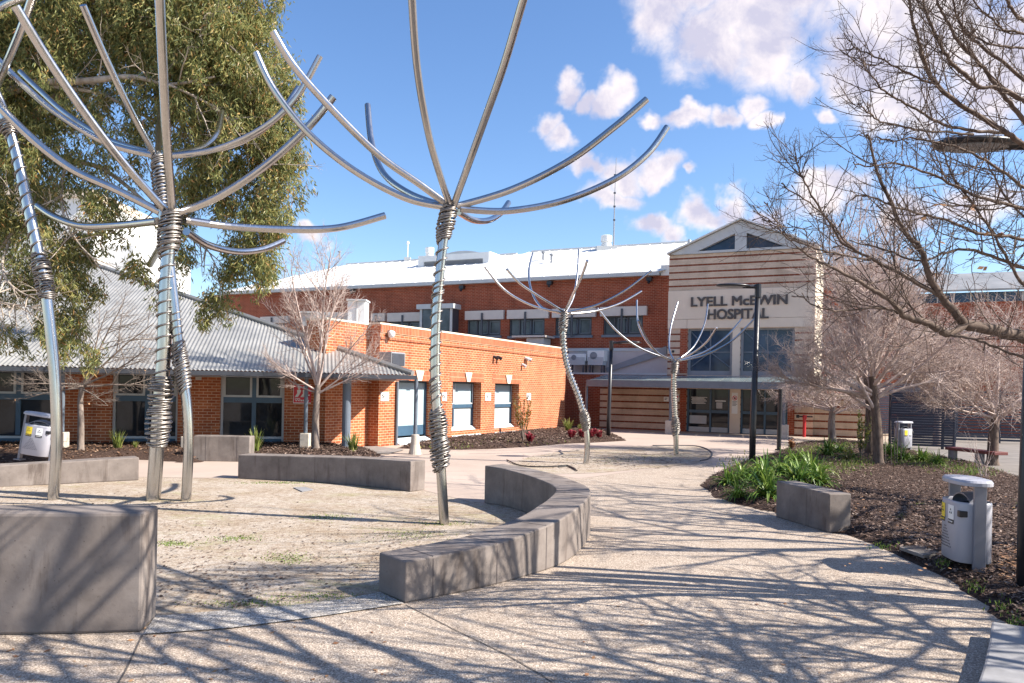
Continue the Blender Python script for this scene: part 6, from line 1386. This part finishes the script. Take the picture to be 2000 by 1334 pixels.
shrub('leafy_shrub', 'low green shrub spreading in front of the thick trunk', 1655, 905, .08, (40, .6, .9, 7, 10, .022, .07, .6, .2), 'shrubleaf')
for i, (x, y, s, lb) in enumerate(((1035, 866, .34, 'single red leaved plant at the foot of the reddish shrub'), (1116, 858, .36, 'red leaved plant left of the leaning sculpture'), (1137, 857, .38, 'red leaved plant just behind the leaning sculpture pole'), (1155, 857, .38, 'red leaved plant right of the leaning sculpture pole'), (1170, 857, .40, 'red leaved plant nearest the slim lamp post'))):
    shrub('red_leaved_plant', lb, x, y, .1, (26, s, 1.1, 40 + i, 14, .03, .11, .9, .2), 'redleaf', group='red leaved plants along the wing bed')
shrub('red_leaved_plant', 'brownish red plant at the foot of the bare dark post', 1545, 878, .08, (26, .35, 1.1, 48, 12, .03, .11, .9, .2), 'dry')
# grass and weeds: uncountable
def grass(name, label, px_pts, n, h, mat, seed, spread=10):
    r = random.Random(seed); mb = MB()
    for k in range(n):
        x, y, sx, sy = r.choice(px_pts); p = gr(x + r.gauss(0, sx), y + r.gauss(0, sy), .08 if name != 'moss_grass' else .008); a = r.uniform(0, 6.28); hh = h * r.uniform(.4, 1.2); s = Vector((math.cos(a), math.sin(a), 0)) * .006 * (p.y / 10 + .5); l = Vector((r.uniform(-.5, .5), r.uniform(-.5, .5), 1)).normalized() * hh; mb.add([p - s, p + s, p + l], [(0, 1, 2)])
    return tag(mb.build(name, mat, uv=False), label, kind='stuff')
grass('weed_grass', 'short green grass and weeds creeping over the bark bed', [(1810, 905, 30, 4), (1860, 915, 30, 5), (1900, 923, 25, 4), (1770, 900, 30, 4), (1640, 915, 30, 6), (1600, 905, 30, 6), (1670, 905, 25, 5), (1580, 880, 30, 5), (1640, 872, 35, 4)], 3000, .11, 'grassleaf', 61)
grass('weed_grass', 'scattered small weeds on the mulch near the right hand path', [(1905, 1145, 12, 6), (1955, 1185, 14, 8), (1980, 1215, 10, 6), (1720, 1068, 20, 4), (1760, 1010, 8, 4), (1930, 1100, 10, 5), (1840, 1100, 8, 4), (1800, 985, 8, 4), (1985, 985, 6, 6)], 420, .05, 'grassleaf', 62)
grass('moss_grass', 'thin moss and grass in the sandy court', [(870, 1022, 30, 3), (620, 1165, 60, 4), (480, 1178, 60, 4), (540, 943, 40, 1), (640, 1010, 30, 3), (560, 1090, 25, 6), (800, 1045, 40, 6), (460, 1052, 25, 3), (340, 1062, 20, 3), (1180, 900, 40, 4), (1250, 893, 40, 4)], 3600, .014, 'grassleaf', 63)
grass('weed_grass', 'dry weeds in the beds by the buildings', [(880, 870, 30, 3), (1000, 862, 40, 3), (200, 884, 25, 3), (560, 884, 40, 2), (1450, 905, 20, 8)], 900, .10, 'strapy', 64)
# wire stakes round the thick trunk and a dead twiggy shrub by the bench
T = TB(); rn = random.Random(9)
t = thing('tree_stakes', 'thin rusty wire stakes right of the thick trunk', 'stake', gr(1738, 910))
for x in (1724, 1730, 1741, 1748, 1752, 1760): b = gr(x, 905 + rn.uniform(-3, 4), .08); T.tube([b, b + Vector((rn.uniform(-.05, .05), 0, rn.uniform(.9, 1.5)))], [.010, .008], 5)
T.build('stakes', 'bark', t)
t = thing('dead_shrub', 'dead pale twiggy shrub in front of the red bench', 'shrub', gr(1925, 935))
T = TB()
for k in range(12): grow(T, rn, gr(1922 + rn.uniform(-6, 8), 936, .05), Vector((rn.uniform(-.5, .4), rn.uniform(-.2, .2), 1)).normalized(), rn.uniform(.5, 1.3), .008, 2, dict(TWIGGY, n=[4, 3, 3, 2], max=3))
T.build('stems', 'barkpale', t)

def litter(name, label, zone, n, size, mat, seed, z=.016):
    r = random.Random(seed); mb = MB()
    for k in range(n):
        x0, x1, y0, y1 = r.choice(zone); p = gr(r.uniform(x0, x1), y0 + (y1 - y0) * r.random() ** .7, z); L = size * r.uniform(.4, 1.4); a = r.uniform(0, 6.28); u = Vector((math.cos(a), math.sin(a), r.uniform(-.15, .3))) * L; w = Vector((-math.sin(a), math.cos(a), r.uniform(-.3, .3))) * L * r.uniform(.15, .4)
        mb.add([p - u * .5, p + w, p + u * .5, p - w], [(0, 1, 2, 3)])
    return tag(mb.build(name, mat, uv=False), label, kind='stuff')
litter('leaf_litter', 'fallen leaf and bark bits scattered over the sandy court', [(20, 460, 955, 1000), (310, 860, 965, 1150), (560, 1000, 985, 1110), (310, 560, 1000, 1185)], 2600, .035, 'chips', 71)
litter('leaf_litter', 'fallen leaves and bits on the sandy oval', [(1020, 1350, 885, 915), (1150, 1330, 876, 905)], 900, .06, 'chips', 72)
litter('leaf_litter', 'dead leaves blown over the path', [(800, 1850, 1000, 1330), (1100, 1700, 960, 1060), (0, 800, 1200, 1330)], 160, .04, 'dry', 73, .006)
litter('leaf_litter', 'dead leaves lying in the bark bed', [(1650, 1980, 930, 1120), (1500, 1700, 930, 1000), (1950, 2000, 1060, 1130)], 450, .05, 'dry', 74, .14)
